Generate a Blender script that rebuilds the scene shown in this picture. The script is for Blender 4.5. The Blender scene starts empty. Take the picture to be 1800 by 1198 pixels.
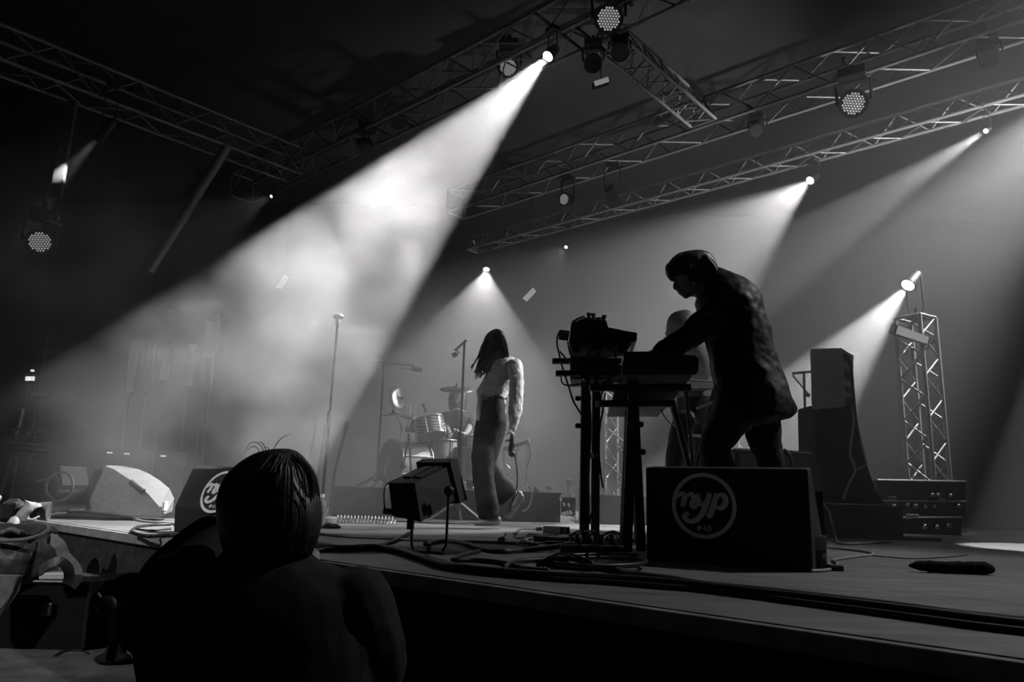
import bpy, bmesh, math, random
from mathutils import Vector, Matrix
random.seed(7)
scene = bpy.context.scene
COL = scene.collection
R = math.radians

# ---------------------------------------------------------------- camera
F_PX, CX, CY = 1280.0, 900.0, 599.0            # focal length and centre in pixels of 1800 x 1198
CAM_Z, PITCH, ROLL = 0.80, R(11.8), R(1.68)
_r0 = Vector((1, 0, 0)); FWD = Vector((0, math.cos(PITCH), math.sin(PITCH))); _u0 = _r0.cross(FWD)
RIGHT = _r0 * math.cos(ROLL) + _u0 * math.sin(ROLL)
UP = _u0 * math.cos(ROLL) - _r0 * math.sin(ROLL)
CAM = Vector((0, 0, CAM_Z))
cam_data = bpy.data.cameras.new('camera'); cam = bpy.data.objects.new('camera', cam_data); COL.objects.link(cam)
cam_data.sensor_width = 36.0; cam_data.lens = F_PX / 1800.0 * 36.0
cam_data.clip_start = 0.05; cam_data.clip_end = 100
m3 = Matrix((RIGHT, UP, -FWD)).transposed()
cam.matrix_world = Matrix.Translation(CAM) @ m3.to_4x4()
scene.camera = cam

# ---------------------------------------------------------------- world, exposure
scene.view_settings.view_transform = 'Standard'; scene.view_settings.look = 'None'
scene.view_settings.gamma = 1.0; scene.view_settings.use_curve_mapping = False
scene.view_settings.exposure = 0.0
world = bpy.data.worlds.new('dark_hall'); scene.world = world; world.use_nodes = True
world.node_tree.nodes['Background'].inputs[0].default_value = (0.5, 0.5, 0.5, 1)
world.node_tree.nodes['Background'].inputs[1].default_value = 0.0
scene.cycles.max_bounces = 3; scene.cycles.diffuse_bounces = 1; scene.cycles.glossy_bounces = 1
scene.cycles.use_light_tree = False
scene.cycles.transmission_bounces = 3; scene.cycles.transparent_max_bounces = 6
scene.cycles.volume_bounces = 0
scene.cycles.volume_step_rate = 4.0; scene.cycles.volume_max_steps = 128
scene.cycles.use_adaptive_sampling = True; scene.cycles.adaptive_threshold = 0.05
scene.cycles.use_denoising = True
scene.cycles.sample_clamp_indirect = 2.0

# added ambient fill behind the camera to lift the blacks; no lamp fixture
hl = bpy.data.lights.new('ambient_fill', 'AREA'); hl.shape = 'RECTANGLE'; hl.size = 9; hl.size_y = 3; hl.energy = 10
ho = bpy.data.objects.new('ambient_fill', hl); COL.objects.link(ho); ho.location = (1.0, -2.0, 8.2); ho.rotation_euler = (R(25), 0, 0)

# ---------------------------------------------------------------- helpers
STAGE_Z = 0.52
def ray(px, py):
    return (FWD * F_PX + RIGHT * (px - CX) - UP * (py - CY)).normalized()
def at(px, py, Y):                             # the point seen at a pixel, Y metres ahead
    d = ray(px, py); return CAM + d * (Y / d.y)
def onz(px, py, z=STAGE_Z):                    # the point seen at a pixel on a level plane
    d = ray(px, py); return CAM + d * ((z - CAM.z) / d.z)
SD = Vector((0.745, -0.667, 0)).normalized()   # along the stage front, towards the near end
SN = Vector((0.667, 0.745, 0)).normalized()    # upstage

def mat(name, base, rough=0.6, metal=0.0, noise=0.0, scale=20.0, bump=0.0, emit=0.0, spec=0.5, bscale=None):
    m = bpy.data.materials.new(name); m.use_nodes = True
    nt = m.node_tree; b = nt.nodes['Principled BSDF']
    b.inputs['Base Color'].default_value = (base, base, base, 1)
    b.inputs['Roughness'].default_value = rough; b.inputs['Metallic'].default_value = metal
    b.inputs['Specular IOR Level'].default_value = spec
    if noise or bump:
        tc = nt.nodes.new('ShaderNodeTexCoord')
        nz = nt.nodes.new('ShaderNodeTexNoise'); nz.inputs['Scale'].default_value = scale; nz.inputs['Detail'].default_value = 5
        nt.links.new(tc.outputs['Object'], nz.inputs['Vector'])
        if noise:
            mr = nt.nodes.new('ShaderNodeMapRange')
            mr.inputs['From Min'].default_value = 0.3; mr.inputs['From Max'].default_value = 0.7
            mr.inputs['To Min'].default_value = max(0, base * (1 - noise)); mr.inputs['To Max'].default_value = base * (1 + noise)
            nt.links.new(nz.outputs['Fac'], mr.inputs['Value']); nt.links.new(mr.outputs['Result'], b.inputs['Base Color'])
        if bump:
            n2 = nz
            if bscale:
                n2 = nt.nodes.new('ShaderNodeTexNoise'); n2.inputs['Scale'].default_value = bscale
                nt.links.new(tc.outputs['Object'], n2.inputs['Vector'])
            bp = nt.nodes.new('ShaderNodeBump'); bp.inputs['Strength'].default_value = bump; bp.inputs['Distance'].default_value = 0.01
            nt.links.new(n2.outputs['Fac'], bp.inputs['Height']); nt.links.new(bp.outputs['Normal'], b.inputs['Normal'])
    if emit:
        b.inputs['Emission Color'].default_value = (1, 1, 1, 1); b.inputs['Emission Strength'].default_value = emit
    return m

def tag(o, label=None, cat=None, group=None, kind=None):
    if label: o['label'] = label
    if cat: o['category'] = cat
    if group: o['group'] = group
    if kind: o['kind'] = kind
    return o
def empty(name, loc=(0, 0, 0), label=None, cat=None, group=None, rz=0):
    o = bpy.data.objects.new(name, None); COL.objects.link(o); o.location = loc; o.rotation_euler = (0, 0, rz)
    o.empty_display_size = 0.05
    return tag(o, label, cat, group)
def local(parent, mw=None):
    """matrix that takes world coordinates into the parent's space"""
    M = Matrix.Identity(4); p = parent
    while p is not None:
        M = (Matrix.LocRotScale(p.location, p.rotation_euler, p.scale)) @ M; p = p.parent
    return M.inverted()
class MB:
    """collects shapes in world (or local) coordinates, builds one mesh object"""
    def __init__(s): s.bm = bmesh.new()
    def box(s, c, size, M=None, bevel=0.0):
        mm = Matrix.Translation(Vector(c)) @ (M.to_4x4() if M else Matrix.Identity(4)) @ Matrix.Diagonal((size[0], size[1], size[2], 1))
        r = bmesh.ops.create_cube(s.bm, size=1.0, matrix=mm)
        if bevel:
            es = list({e for v in r['verts'] for e in v.link_edges})
            bmesh.ops.bevel(s.bm, geom=es, offset=bevel, segments=2, affect='EDGES', profile=0.5)
        return s
    def tube(s, pts, rad, n=8, cap=True, closed=False):
        pts = [Vector(p) for p in pts]; k = len(pts)
        rr = rad if isinstance(rad, (list, tuple)) else [rad] * k
        rings = []; prev = None
        for i, p in enumerate(pts):
            if closed: t = pts[(i + 1) % k] - pts[i - 1]
            else: t = pts[min(i + 1, k - 1)] - pts[max(i - 1, 0)]
            if t.length < 1e-9: t = Vector((0, 0, 1))
            t.normalize()
            if prev is None:
                a = Vector((0, 0, 1)) if abs(t.z) < 0.9 else Vector((1, 0, 0)); u = t.cross(a).normalized()
            else:
                u = (prev - t * prev.dot(t)); u = u.normalized() if u.length > 1e-6 else t.orthogonal().normalized()
            prev = u; v = t.cross(u)
            rings.append([s.bm.verts.new(p + (u * math.cos(2 * math.pi * j / n) + v * math.sin(2 * math.pi * j / n)) * rr[i]) for j in range(n)])
        m = k if closed else k - 1
        for i in range(m):
            a, b = rings[i], rings[(i + 1) % k]
            for j in range(n): s.bm.faces.new((a[j], a[(j + 1) % n], b[(j + 1) % n], b[j]))
        if cap and not closed:
            s.bm.faces.new(rings[0][::-1]); s.bm.faces.new(rings[-1])
        return s
    def loft(s, rings, cap=True, closed_ring=True):
        vr = [[s.bm.verts.new(Vector(p)) for p in r] for r in rings]; n = len(vr[0])
        for a, b in zip(vr, vr[1:]):
            for j in range(n if closed_ring else n - 1):
                s.bm.faces.new((a[j], a[(j + 1) % n], b[(j + 1) % n], b[j]))
        if cap and closed_ring:
            s.bm.faces.new(vr[0][::-1]); s.bm.faces.new(vr[-1])
        return s
    def lathe(s, prof, c=(0, 0, 0), axis=(0, 0, 1), n=24, cap=True):
        ax = Vector(axis).normalized(); u = ax.orthogonal().normalized(); v = ax.cross(u); c = Vector(c)
        rings = [[c + ax * h + (u * math.cos(2 * math.pi * j / n) + v * math.sin(2 * math.pi * j / n)) * max(r, 1e-4) for j in range(n)] for r, h in prof]
        return s.loft(rings, cap)
    def ball(s, c, r, M=None, u=16, v=10):
        rr = r if isinstance(r, (tuple, list)) else (r, r, r)
        mm = Matrix.Translation(Vector(c)) @ (M.to_4x4() if M else Matrix.Identity(4)) @ Matrix.Diagonal((rr[0], rr[1], rr[2], 1))
        bmesh.ops.create_uvsphere(s.bm, u_segments=u, v_segments=v, radius=1.0, matrix=mm); return s
    def prism(s, poly, d):
        """closed polygon (3-D points, planar) pushed along d"""
        a = [s.bm.verts.new(Vector(p)) for p in poly]; b = [s.bm.verts.new(Vector(p) + Vector(d)) for p in poly]; n = len(a)
        s.bm.faces.new(a); s.bm.faces.new(b[::-1])
        for i in range(n): s.bm.faces.new((a[i], b[i], b[(i + 1) % n], a[(i + 1) % n]))
        return s
    def build(s, name, material, parent=None, smooth=False, world=True, recalc=True):
        if recalc: bmesh.ops.recalc_face_normals(s.bm, faces=s.bm.faces[:])
        me = bpy.data.meshes.new(name); 
        if parent is not None and world: s.bm.transform(local(parent))
        s.bm.to_mesh(me); s.bm.free(); me.materials.append(material)
        if smooth:
            for p in me.polygons: p.use_smooth = True
        o = bpy.data.objects.new(name, me); COL.objects.link(o)
        if parent is not None: o.parent = parent
        return o
def smooth_by_angle(o, ang=40):
    me = o.data
    for p in me.polygons: p.use_smooth = True
    bm = bmesh.new(); bm.from_mesh(me); lim = math.radians(ang)
    for e in bm.edges:
        if len(e.link_faces) == 2 and e.calc_face_angle(0) > lim: e.smooth = False
    bm.to_mesh(me); bm.free(); return o
def rot_to(zdir, xhint=(1, 0, 0)):
    """3x3 whose local z points along zdir"""
    z = Vector(zdir).normalized(); x = Vector(xhint); x = x - z * x.dot(z)
    x = x.normalized() if x.length > 1e-5 else z.orthogonal().normalized(); y = z.cross(x)
    return Matrix((x, y, z)).transposed()
def spline(pts, sub=6):
    """Catmull-Rom through points"""
    P = [Vector(p) for p in pts]; out = []
    for i in range(len(P) - 1):
        p0 = P[max(i - 1, 0)]; p1 = P[i]; p2 = P[i + 1]; p3 = P[min(i + 2, len(P) - 1)]
        for k in range(sub):
            t = k / sub
            out.append(0.5 * ((2 * p1) + (p2 - p0) * t + (2 * p0 - 5 * p1 + 4 * p2 - p3) * t * t + (3 * p1 - p0 - 3 * p2 + p3) * t ** 3))
    out.append(P[-1]); return out
def copy_tree(o, parent=None):
    c = o.copy(); COL.objects.link(c); c.parent = parent
    for ch in list(o.children): copy_tree(ch, c)
    return c

# ---------------------------------------------------------------- materials
M_black = mat('black_paint', 0.012, 0.55, noise=0.3, scale=40, bump=0.15, bscale=300)
M_blackfab = mat('black_cloth', 0.015, 0.95, noise=0.3, scale=30, bump=0.3, spec=0.1)
M_drape = mat('black_drape', 0.02, 1.0, noise=0.3, scale=6, spec=0.0)
M_ceil = mat('dark_ceiling', 0.10, 1.0, noise=0.1, scale=2, spec=0.0)
M_wall = mat('dark_hall_wall', 0.03, 1.0, noise=0.1, scale=2, spec=0.0)
M_alu = mat('brushed_aluminium', 0.55, 0.38, metal=1.0, noise=0.15, scale=30)
M_darkmetal = mat('dark_metal', 0.05, 0.45, metal=0.6)
M_rubber = mat('black_rubber', 0.02, 0.5)
M_chrome = mat('chrome', 0.8, 0.3, metal=1.0)

# ---------------------------------------------------------------- the hall and the stage
P0 = Vector((1.0, 1.43, 0))
def st(s, n, z=0.0):                           # s metres along the stage front (towards the near end), n metres upstage
    p = P0 + SD * s + SN * n; return Vector((p.x, p.y, z))
RS = Matrix((SD, SN, Vector((0, 0, 1)))).transposed()
M_deck = bpy.data.materials.new('stage_ply'); M_deck.use_nodes = True
def _deck():
    nt = M_deck.node_tree; b = nt.nodes['Principled BSDF']
    tc = nt.nodes.new('ShaderNodeTexCoord'); geo = nt.nodes.new('ShaderNodeNewGeometry')
    mp = nt.nodes.new('ShaderNodeMapping'); mp.inputs['Rotation'].default_value = (0, 0, R(41.8)); mp.inputs['Scale'].default_value = (1.2, 7, 1)
    nt.links.new(geo.outputs['Position'], mp.inputs['Vector'])
    nz = nt.nodes.new('ShaderNodeTexNoise'); nz.inputs['Scale'].default_value = 2.2; nz.inputs['Detail'].default_value = 8; nz.inputs['Roughness'].default_value = 0.65
    nt.links.new(mp.outputs['Vector'], nz.inputs['Vector'])
    n2 = nt.nodes.new('ShaderNodeTexNoise'); n2.inputs['Scale'].default_value = 1.1; n2.inputs['Detail'].default_value = 4
    nt.links.new(geo.outputs['Position'], n2.inputs['Vector'])
    mx = nt.nodes.new('ShaderNodeMath'); mx.operation = 'MULTIPLY'
    nt.links.new(nz.outputs['Fac'], mx.inputs[0]); nt.links.new(n2.outputs['Fac'], mx.inputs[1])
    mr = nt.nodes.new('ShaderNodeMapRange'); mr.inputs['From Min'].default_value = 0.12; mr.inputs['From Max'].default_value = 0.42
    mr.inputs['To Min'].default_value = 0.09; mr.inputs['To Max'].default_value = 0.27
    nt.links.new(mx.outputs[0], mr.inputs['Value']); nt.links.new(mr.outputs['Result'], b.inputs['Base Color'])
    b.inputs['Roughness'].default_value = 0.5; b.inputs['Specular IOR Level'].default_value = 0.4
    bp = nt.nodes.new('ShaderNodeBump'); bp.inputs['Strength'].default_value = 0.12; bp.inputs['Distance'].default_value = 0.01
    nt.links.new(nz.outputs['Fac'], bp.inputs['Height']); nt.links.new(bp.outputs['Normal'], b.inputs['Normal'])
_deck()
M_skirt = mat('stage_skirt_cloth', 0.032, 0.95, noise=0.35, scale=18, bump=0.2, spec=0.1)
M_concrete = mat('pit_concrete', 0.09, 0.85, noise=0.45, scale=7, bump=0.15)
M_edge = mat('deck_edge_wood', 0.22, 0.7, noise=0.3, scale=12)

HX0, HX1, HY0, HY1, HZ = -13.0, 15.0, -4.0, 19.0, 8.5
fl = MB().box(((HX0 + HX1) / 2, (HY0 + HY1) / 2, -0.05), (HX1 - HX0, HY1 - HY0, 0.1)).build('floor', M_concrete)
tag(fl, 'worn grey concrete floor of the photo pit', 'floor', kind='structure')
tag(MB().box(((HX0 + HX1) / 2, (HY0 + HY1) / 2, HZ + .05), (HX1 - HX0, HY1 - HY0, 0.1)).build('ceiling', M_ceil), 'black ceiling high over the stage', 'ceiling', kind='structure')
def wall(name, c, size, label):
    tag(MB().box(c, size).build(name, M_wall), label, 'wall', kind='structure')
wall('wall_left', (HX0 - .1, (HY0 + HY1) / 2, HZ / 2), (0.2, HY1 - HY0, HZ), 'dark wall of the hall beside the far stage end')
wall('wall_right', (HX1 + .1, (HY0 + HY1) / 2, HZ / 2), (0.2, HY1 - HY0, HZ), 'dark wall of the hall beyond the near stage end')
wall('wall_front', ((HX0 + HX1) / 2, HY0 - .1, HZ / 2), (HX1 - HX0, 0.2, HZ), 'dark wall of the hall behind the audience')
wall('wall_back', ((HX0 + HX1) / 2, HY1 + .1, HZ / 2), (HX1 - HX0, 0.2, HZ), 'dark rear wall of the hall behind the stage')

S0, S1_, ND = -10.0, 5.0, 10.0                  # extent of the deck
stage = empty('floor_stage', st(S0, 0, 0), 'low stage of grey plywood deck panels with a dark cloth skirt', 'stage'); stage['kind'] = 'structure'
c = st((S0 + S1_) / 2, ND / 2, 0); L = S1_ - S0
MB().box((c.x, c.y, (STAGE_Z - 0.045) / 2), (L, ND - 0.06, STAGE_Z - 0.045), RS).build('stage_body', M_skirt, stage)
c = st((S0 + S1_) / 2, 0.016, STAGE_Z - 0.0275)
MB().box(c, (L, 0.03, 0.05), RS, bevel=0.006).build('edge_strip', M_edge, stage)
pan = None
for i in range(int(L / 2)+1):
    for j in range(10):
        s0 = S0 + 2 * i; w = min(2, S1_ - s0)
        if w <= 0: continue
        n0 = j + (0.033 if j == 0 else 0.002); n1 = j + 0.998
        cc = st(s0 + w / 2, (n0 + n1) / 2, STAGE_Z - 0.02)
        MB().box(cc, (w - 0.004, n1 - n0, 0.04), RS).build('deck_panel', M_deck, stage)

# haze from the smoke machines: an even veil over the whole stage and a denser drifting bank inside it
def volume_mat(name, build):
    m = bpy.data.materials.new(name); m.use_nodes = True; nt = m.node_tree; nt.nodes.clear()
    out = nt.nodes.new('ShaderNodeOutputMaterial'); vs = nt.nodes.new('ShaderNodeVolumeScatter')
    vs.inputs['Color'].default_value = (1, 1, 1, 1); vs.inputs['Anisotropy'].default_value = 0.25
    build(nt, vs); nt.links.new(vs.outputs[0], out.inputs['Volume']); m.cycles.volume_step_rate = 0.7; return m
def _even(nt, vs): vs.inputs['Density'].default_value = HAZE
def _bank(cen, rad, dens, off, scale=1.0):
    def f(nt, vs):
        geo = nt.nodes.new('ShaderNodeNewGeometry')
        mp = nt.nodes.new('ShaderNodeMapping'); mp.inputs['Location'].default_value = off; mp.inputs['Scale'].default_value = (1, 1, 1.25)
        nt.links.new(geo.outputs['Position'], mp.inputs['Vector'])
        n = nt.nodes.new('ShaderNodeTexNoise'); n.inputs['Scale'].default_value = scale; n.inputs['Detail'].default_value = 4; n.inputs['Roughness'].default_value = 0.6
        nt.links.new(mp.outputs['Vector'], n.inputs['Vector'])
        def rng(v, a, b, c, d):
            m = nt.nodes.new('ShaderNodeMapRange'); m.inputs['From Min'].default_value = a; m.inputs['From Max'].default_value = b
            m.inputs['To Min'].default_value = c; m.inputs['To Max'].default_value = d
            nt.links.new(v, m.inputs['Value']); return m.outputs['Result']
        d = nt.nodes.new('ShaderNodeVectorMath'); d.operation = 'DISTANCE'; d.inputs[1].default_value = cen
        nt.links.new(geo.outputs['Position'], d.inputs[0])
        m = nt.nodes.new('ShaderNodeMath'); m.operation = 'MULTIPLY'
        nt.links.new(rng(n.outputs['Fac'], 0.46, 0.60, 0.03, 1.0), m.inputs[0])
        nt.links.new(rng(d.outputs['Value'], 0, rad, dens, 0), m.inputs[1])
        nt.links.new(m.outputs[0], vs.inputs['Density'])
    return f
HAZE = 0.035
c = st(-2.5, 5.2, 0)
hz = MB().prism([st(s, n, STAGE_Z + 0.02) for s, n in ((-11, -0.6), (-6.0, 0.2), (-3.6, 2.5), (6, 2.5), (6, 11), (-11, 11))], (0, 0, 7.2 - STAGE_Z)).build('haze', volume_mat('stage_haze', _even))
tag(hz, 'thin even haze filling the air over the whole stage', 'haze', kind='stuff')
def smoke_bank(cen, rad, dens, off, label):
    cen = Vector(cen); mb = MB(); mb.ball(cen, rad * 0.98, u=16, v=10)
    for v in mb.bm.verts: v.co.z = max(v.co.z, STAGE_Z + 0.05)
    tag(mb.build('smoke', volume_mat('smoke_bank', _bank(cen, rad, dens, off))), label, 'smoke', kind='stuff')
smoke_bank(at(495, 525, 6.0), 2.65, 0.5, (3, 1, 2), 'dense drifting smoke in the broadest spotlight beam')

# ---------------------------------------------------------------- shared little meshes
def _unit_cyl(n=8):
    bm = bmesh.new(); bmesh.ops.create_cone(bm, cap_ends=True, segments=n, radius1=1, radius2=1, depth=1)
    me = bpy.data.meshes.new('rod'); bm.to_mesh(me); bm.free()
    for p in me.polygons: p.use_smooth = len(p.vertices) == 4
    return me
_rods = {}
def rod(name, a, b, r, material, parent=None):
    """straight round bar from a to b, sharing one mesh per material"""
    key = material.name
    if key not in _rods: me = _unit_cyl(); me.materials.append(material); _rods[key] = me
    a, b = Vector(a), Vector(b); d = b - a
    o = bpy.data.objects.new(name, _rods[key]); COL.objects.link(o)
    Mw = Matrix.Translation((a + b) / 2) @ rot_to(d).to_4x4() @ Matrix.Diagonal((r, r, d.length, 1))
    if parent is not None: o.parent = parent; Mw = local(parent) @ Mw
    o.matrix_local = Mw
    return o

# ---------------------------------------------------------------- trusses
def truss(a, b, size, bay, label, kind4=True, group='overhead lighting trusses', r=0.024, name='lighting_truss', upv=(0, 0, 1), endgap=0.0):
    a, b = Vector(a), Vector(b); d = (b - a).normalized(); L = (b - a).length
    u = Vector(upv); u = (u - d * u.dot(d)).normalized(); v = d.cross(u).normalized(); h = size / 2
    t = empty(name, a, label, 'truss', group)
    if kind4: offs = [u * h + v * h, u * h - v * h, -u * h - v * h, -u * h + v * h]
    else: offs = [u * h, -u * h + v * h, -u * h - v * h]
    for o in offs: rod('chord', a + o, b + o, r, M_truss, t)
    n = max(2, round(L / bay)); k = len(offs)
    for f in range(k):
        o1, o2 = offs[f], offs[(f + 1) % k]
        for i in range(n):
            p = a + d * (L * i / n); q = a + d * (L * (i + 1) / n); m = (p + q) / 2
            rod('brace', p + o1, m + o2, r * 0.45, M_truss, t); rod('brace', m + o2, q + o1, r * 0.45, M_truss, t)
        rod('end_bar', a + o1, a + o2, r * 0.8, M_truss, t); rod('end_bar', b + o1, b + o2, r * 0.8, M_truss, t)
    return t
M_truss = mat('truss_aluminium', 0.42, 0.45, metal=0.35, noise=0.2, scale=15)
M_trussdark = M_truss
TZ = 5.6
t1 = truss(st(-10.1, 8.45, 5.85), st(4, 8.45, 5.85), 0.29, 0.72, 'bright triangular truss crossing the back of the stage above the man in the coat', kind4=False)
t2 = truss(st(-9.0, 6.9, 5.95), st(3.5, 6.9, 5.95), 0.42, 1.0, 'dim box truss carrying lamps in front of the bright triangular truss')
t3 = truss(st(-11.6, 4.1, 6.0), st(1.5, 4.1, 6.0), 0.42, 1.0, 'dim box truss above the brightest spotlight beam')
t4 = truss(st(-3.95, 4.36, 5.98), st(-3.95, 6.66, 5.95), 0.36, 0.4, 'short cross truss linking two box trusses at the top', kind4=False)
t5 = truss(st(-9.45, -3.0, 5.68), st(-9.45, 3.85, 5.72), 0.42, 1.0, 'dark side truss running away at the upper left')
rod_pole = rod('sloping_pole', st(-9.24, 2.65, 5.49), at(262, 476, 9.8), 0.07, M_truss); tag(rod_pole, 'thick sloping pole hanging below the dark side truss', 'pole')

# ---------------------------------------------------------------- stage lamps
M_fixture = mat('lamp_housing_black', 0.025, 0.45, noise=0.2, scale=25)
M_lens = mat('lit_lens', 0.8, 0.2, emit=14.0)
M_lens_small = mat('lit_small_lens', 0.8, 0.2, emit=6.0)
M_led = mat('dim_led_lens', 0.45, 0.35, emit=0.33)
M_ledface = mat('led_face_plate', 0.10, 0.5, emit=0.03)
M_darkglass = mat('unlit_lens_glass', 0.03, 0.08, spec=0.9)
M_panel = mat('dim_lit_panel', 0.6, 0.5, emit=0.20)
def spot_light(o_loc, target, deg, power, blend=0.12, rad=0.04, parent=None, name='lamp_beam'):
    l = bpy.data.lights.new(name, 'SPOT'); l.spot_size = R(deg); l.spot_blend = blend; l.energy = power; l.shadow_soft_size = rad
    o = bpy.data.objects.new(name, l); COL.objects.link(o)
    d = (Vector(target) - Vector(o_loc)).normalized()
    Mw = Matrix.Translation(Vector(o_loc)) @ rot_to(-d).to_4x4()
    if parent is not None:
        o.parent = parent; Mw = local(parent) @ Mw
    o.matrix_local = Mw
    return o
def stage_lamp(pos, target, r, label, top=None, bar=False, kind='beam', deg=30, power=0, blend=0.12, length=None, group='moving head stage lamps', lens=None, name='stage_lamp', rad=0.035):
    """a hung moving head: clamp, base box, yoke, head, lens; pos is the lens centre"""
    pos = Vector(pos); d = (Vector(target) - pos).normalized(); ln = length or r * 3.2
    hc = pos - d * ln * 0.55                                   # pivot of the head
    t = empty(name, hc, label, 'stage lamp', group)
    prof = [(r * 0.55, 0), (r * 0.9, ln * 0.08), (r * 1.0, ln * 0.4), (r * 1.12, ln * 0.62), (r * 1.15, ln * 0.97), (r * 1.22, ln * 0.98), (r * 1.22, ln * 1.02), (r * 1.02, ln * 1.02), (r * 1.0, ln * 0.97)]
    smooth_by_angle(MB().lathe(prof, pos - d * ln, d, n=20).build('head', M_fixture, t))
    if kind == 'beam':
        MB().lathe([(0.001, -0.006), (r * 0.7, -0.004), (r * 0.98, 0.002)], pos - d * ln * 0.0 , d, n=24).build('lens', lens or M_lens, t)
    else:
        MB().lathe([(0.001, -0.012), (r, -0.010), (r, -0.016)], pos, d, n=28).build('face_plate', M_ledface, t)
        mb = MB(); Mr = rot_to(d); step = r * 0.235
        for i in range(-5, 6):
            for j in range(-5, 6):
                x = (i + (j % 2) * 0.5) * step; y = j * step * 0.87
                if x * x + y * y < (r * 0.93) ** 2:
                    mb.ball(pos + Mr @ Vector((x, y, -0.006)), (step * 0.40, step * 0.40, step * 0.2), Mr, u=8, v=5)
        o = mb.build('led_lenses', lens or M_led, t, smooth=True); o['kind'] = 'stuff'
    # yoke from a base box above
    side = d.cross(Vector((0, 0, 1))); side = side.normalized() if side.length > 0.05 else Vector((1, 0, 0))
    bz = (top if top is not None else hc.z + r * 2.6)
    bc = Vector((hc.x, hc.y, bz))
    w = r * 1.35
    MB().tube([hc + side * w, hc + side * w * 1.05 + Vector((0, 0, (bz - hc.z) * 0.75)), bc + side * w * 0.6 - Vector((0, 0, r * .5)), bc - side * w * 0.6 - Vector((0, 0, r * .5)), hc - side * w * 1.05 + Vector((0, 0, (bz - hc.z) * 0.75)), hc - side * w], r * 0.14, n=6).build('yoke', M_fixture, t)
    MB().box(bc, (r * 2.3, r * 2.0, r * 0.9), rot_to((0, 0, 1), side), bevel=r * .1).build('base', M_fixture, t)
    MB().tube([bc + Vector((0, 0, r * .4)), bc + Vector((0, 0, r * 1.4))], r * 0.2, n=8).build('clamp', M_darkmetal, t)
    if bar: rod('hanging_bar', bc + Vector((0, 0, r * 0.6)) - SN * 0.3, bc + Vector((0, 0, r * 0.6)) + SN * bar, 0.018, M_fixture, t)
    if power: spot_light(pos + d * 0.03, target, deg, power, blend, rad, t)
    return t
def hang(px, py, n):                           # the point seen at a pixel on the vertical plane of the truss n metres upstage
    d = ray(px, py); k = ((P0 - CAM).dot(SN) + n) / d.dot(SN); return CAM + d * k
PW = 1.0
N1, N2, N3 = 8.45, 6.9, 4.1
# the beams
stage_lamp(hang(963, 99, N3 - .4), at(335, 764, 5.3), 0.058, 'glaring spotlight throwing the broadest smoky beam', deg=21, power=7800 * PW, top=5.74, bar=0.65, blend=0.1)
stage_lamp(hang(855, 473, N1), at(815, 800, 12.6), 0.062, 'small bright spotlight whose wide cone falls behind the long-haired singer', deg=66, power=1500 * PW, blend=0.25, top=5.69, bar=0.3)
stage_lamp(hang(1424, 317, N1), at(1060, 610, 8.4), 0.058, 'bright spotlight under the bright triangular truss right of the man in the coat', deg=38, power=2700 * PW, blend=0.55, top=5.69, bar=0.3)
stage_lamp(at(1596, 501, 8.3), at(1390, 745, 7.6), 0.075, 'glaring spotlight on top of the tall truss tower', deg=24, power=4200 * PW, top=2.98)
stage_lamp(at(1296, 512, 8.8), at(760, 800, 9.0), 0.06, 'spotlight on a stand hidden behind the man in the coat, aimed at the drums', deg=22, power=350 * PW, blend=0.15, top=2.95)
stage_lamp(hang(1733, 230, N1), at(874, 780, 6.0), 0.03, 'tiny lit spotlight at the top right below the bright truss', deg=11, power=3600 * PW, blend=0.3, lens=M_lens_small, top=5.69, bar=0.3)
stage_lamp(hang(477, 345, N3), at(380, 395, 10.7), 0.026, 'tiny lit spotlight beside the upper edge of the smoky beam', deg=40, power=50 * PW, blend=0.3, lens=M_lens_small, top=5.76, bar=0.3)
stage_lamp(hang(995, 434, N1), at(960, 470, 12.2), 0.03, 'tiny lit spotlight under the far end of the bright truss', deg=45, power=40 * PW, blend=0.3, lens=M_lens_small, top=5.69, bar=0.3)
dl_ = stage_lamp(at(172, 243, 8.1), at(121, 298, 8.4), 0.055, 'dim lamp whose short beam lands on a hanging black cloth', deg=15, power=420 * PW, blend=0.1, length=.36, lens=M_ledface, top=5.49)
rod('hanging_bar', Vector((dl_.location.x, dl_.location.y, 5.5)), Vector((dl_.location.x, dl_.location.y, 5.5)) - SD * 0.75, 0.018, M_fixture, dl_)
# out of frame beyond the near end of the stage
stage_lamp(at(1930, 120, 8.0), at(1560, 560, 8.8), 0.06, 'spotlight beyond the right picture edge lighting the smoke at the top right', deg=46, power=3300 * PW, blend=0.8)
stage_lamp(at(2060, -30, 6.0), onz(1905, 966), 0.06, 'spotlight beyond the right picture edge making a bright pool on the stage', deg=15, power=4500 * PW)
stage_lamp(st(2.6, 7.2, 3.6), st(-4, 8.5, 5.6), 0.06, 'lamp on the near stage end shining along the bright truss', deg=50, power=2600 * PW, blend=0.8, top=2.9)
stage_lamp(st(1.2, 4.9, 5.3), st(-1.4, 1.2, STAGE_Z), 0.07, 'wash lamp above the near stage end lighting the floor and the back of the coat', deg=54, power=620 * PW, blend=0.8, top=5.78)
stage_lamp(Vector((-6.0, -1.2, 5.4)), at(290, 890, 4.6), 0.07, 'front light high in the hall behind the camera aimed at the far stage end', deg=25, power=1100 * PW, blend=0.4, top=8.3)
stage_lamp(at(1925, 225, 5.0), at(876, 748, 6.0), 0.05, 'key light beyond the right picture edge aimed at the long-haired singer', deg=13, power=620 * PW, blend=0.5)
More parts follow.
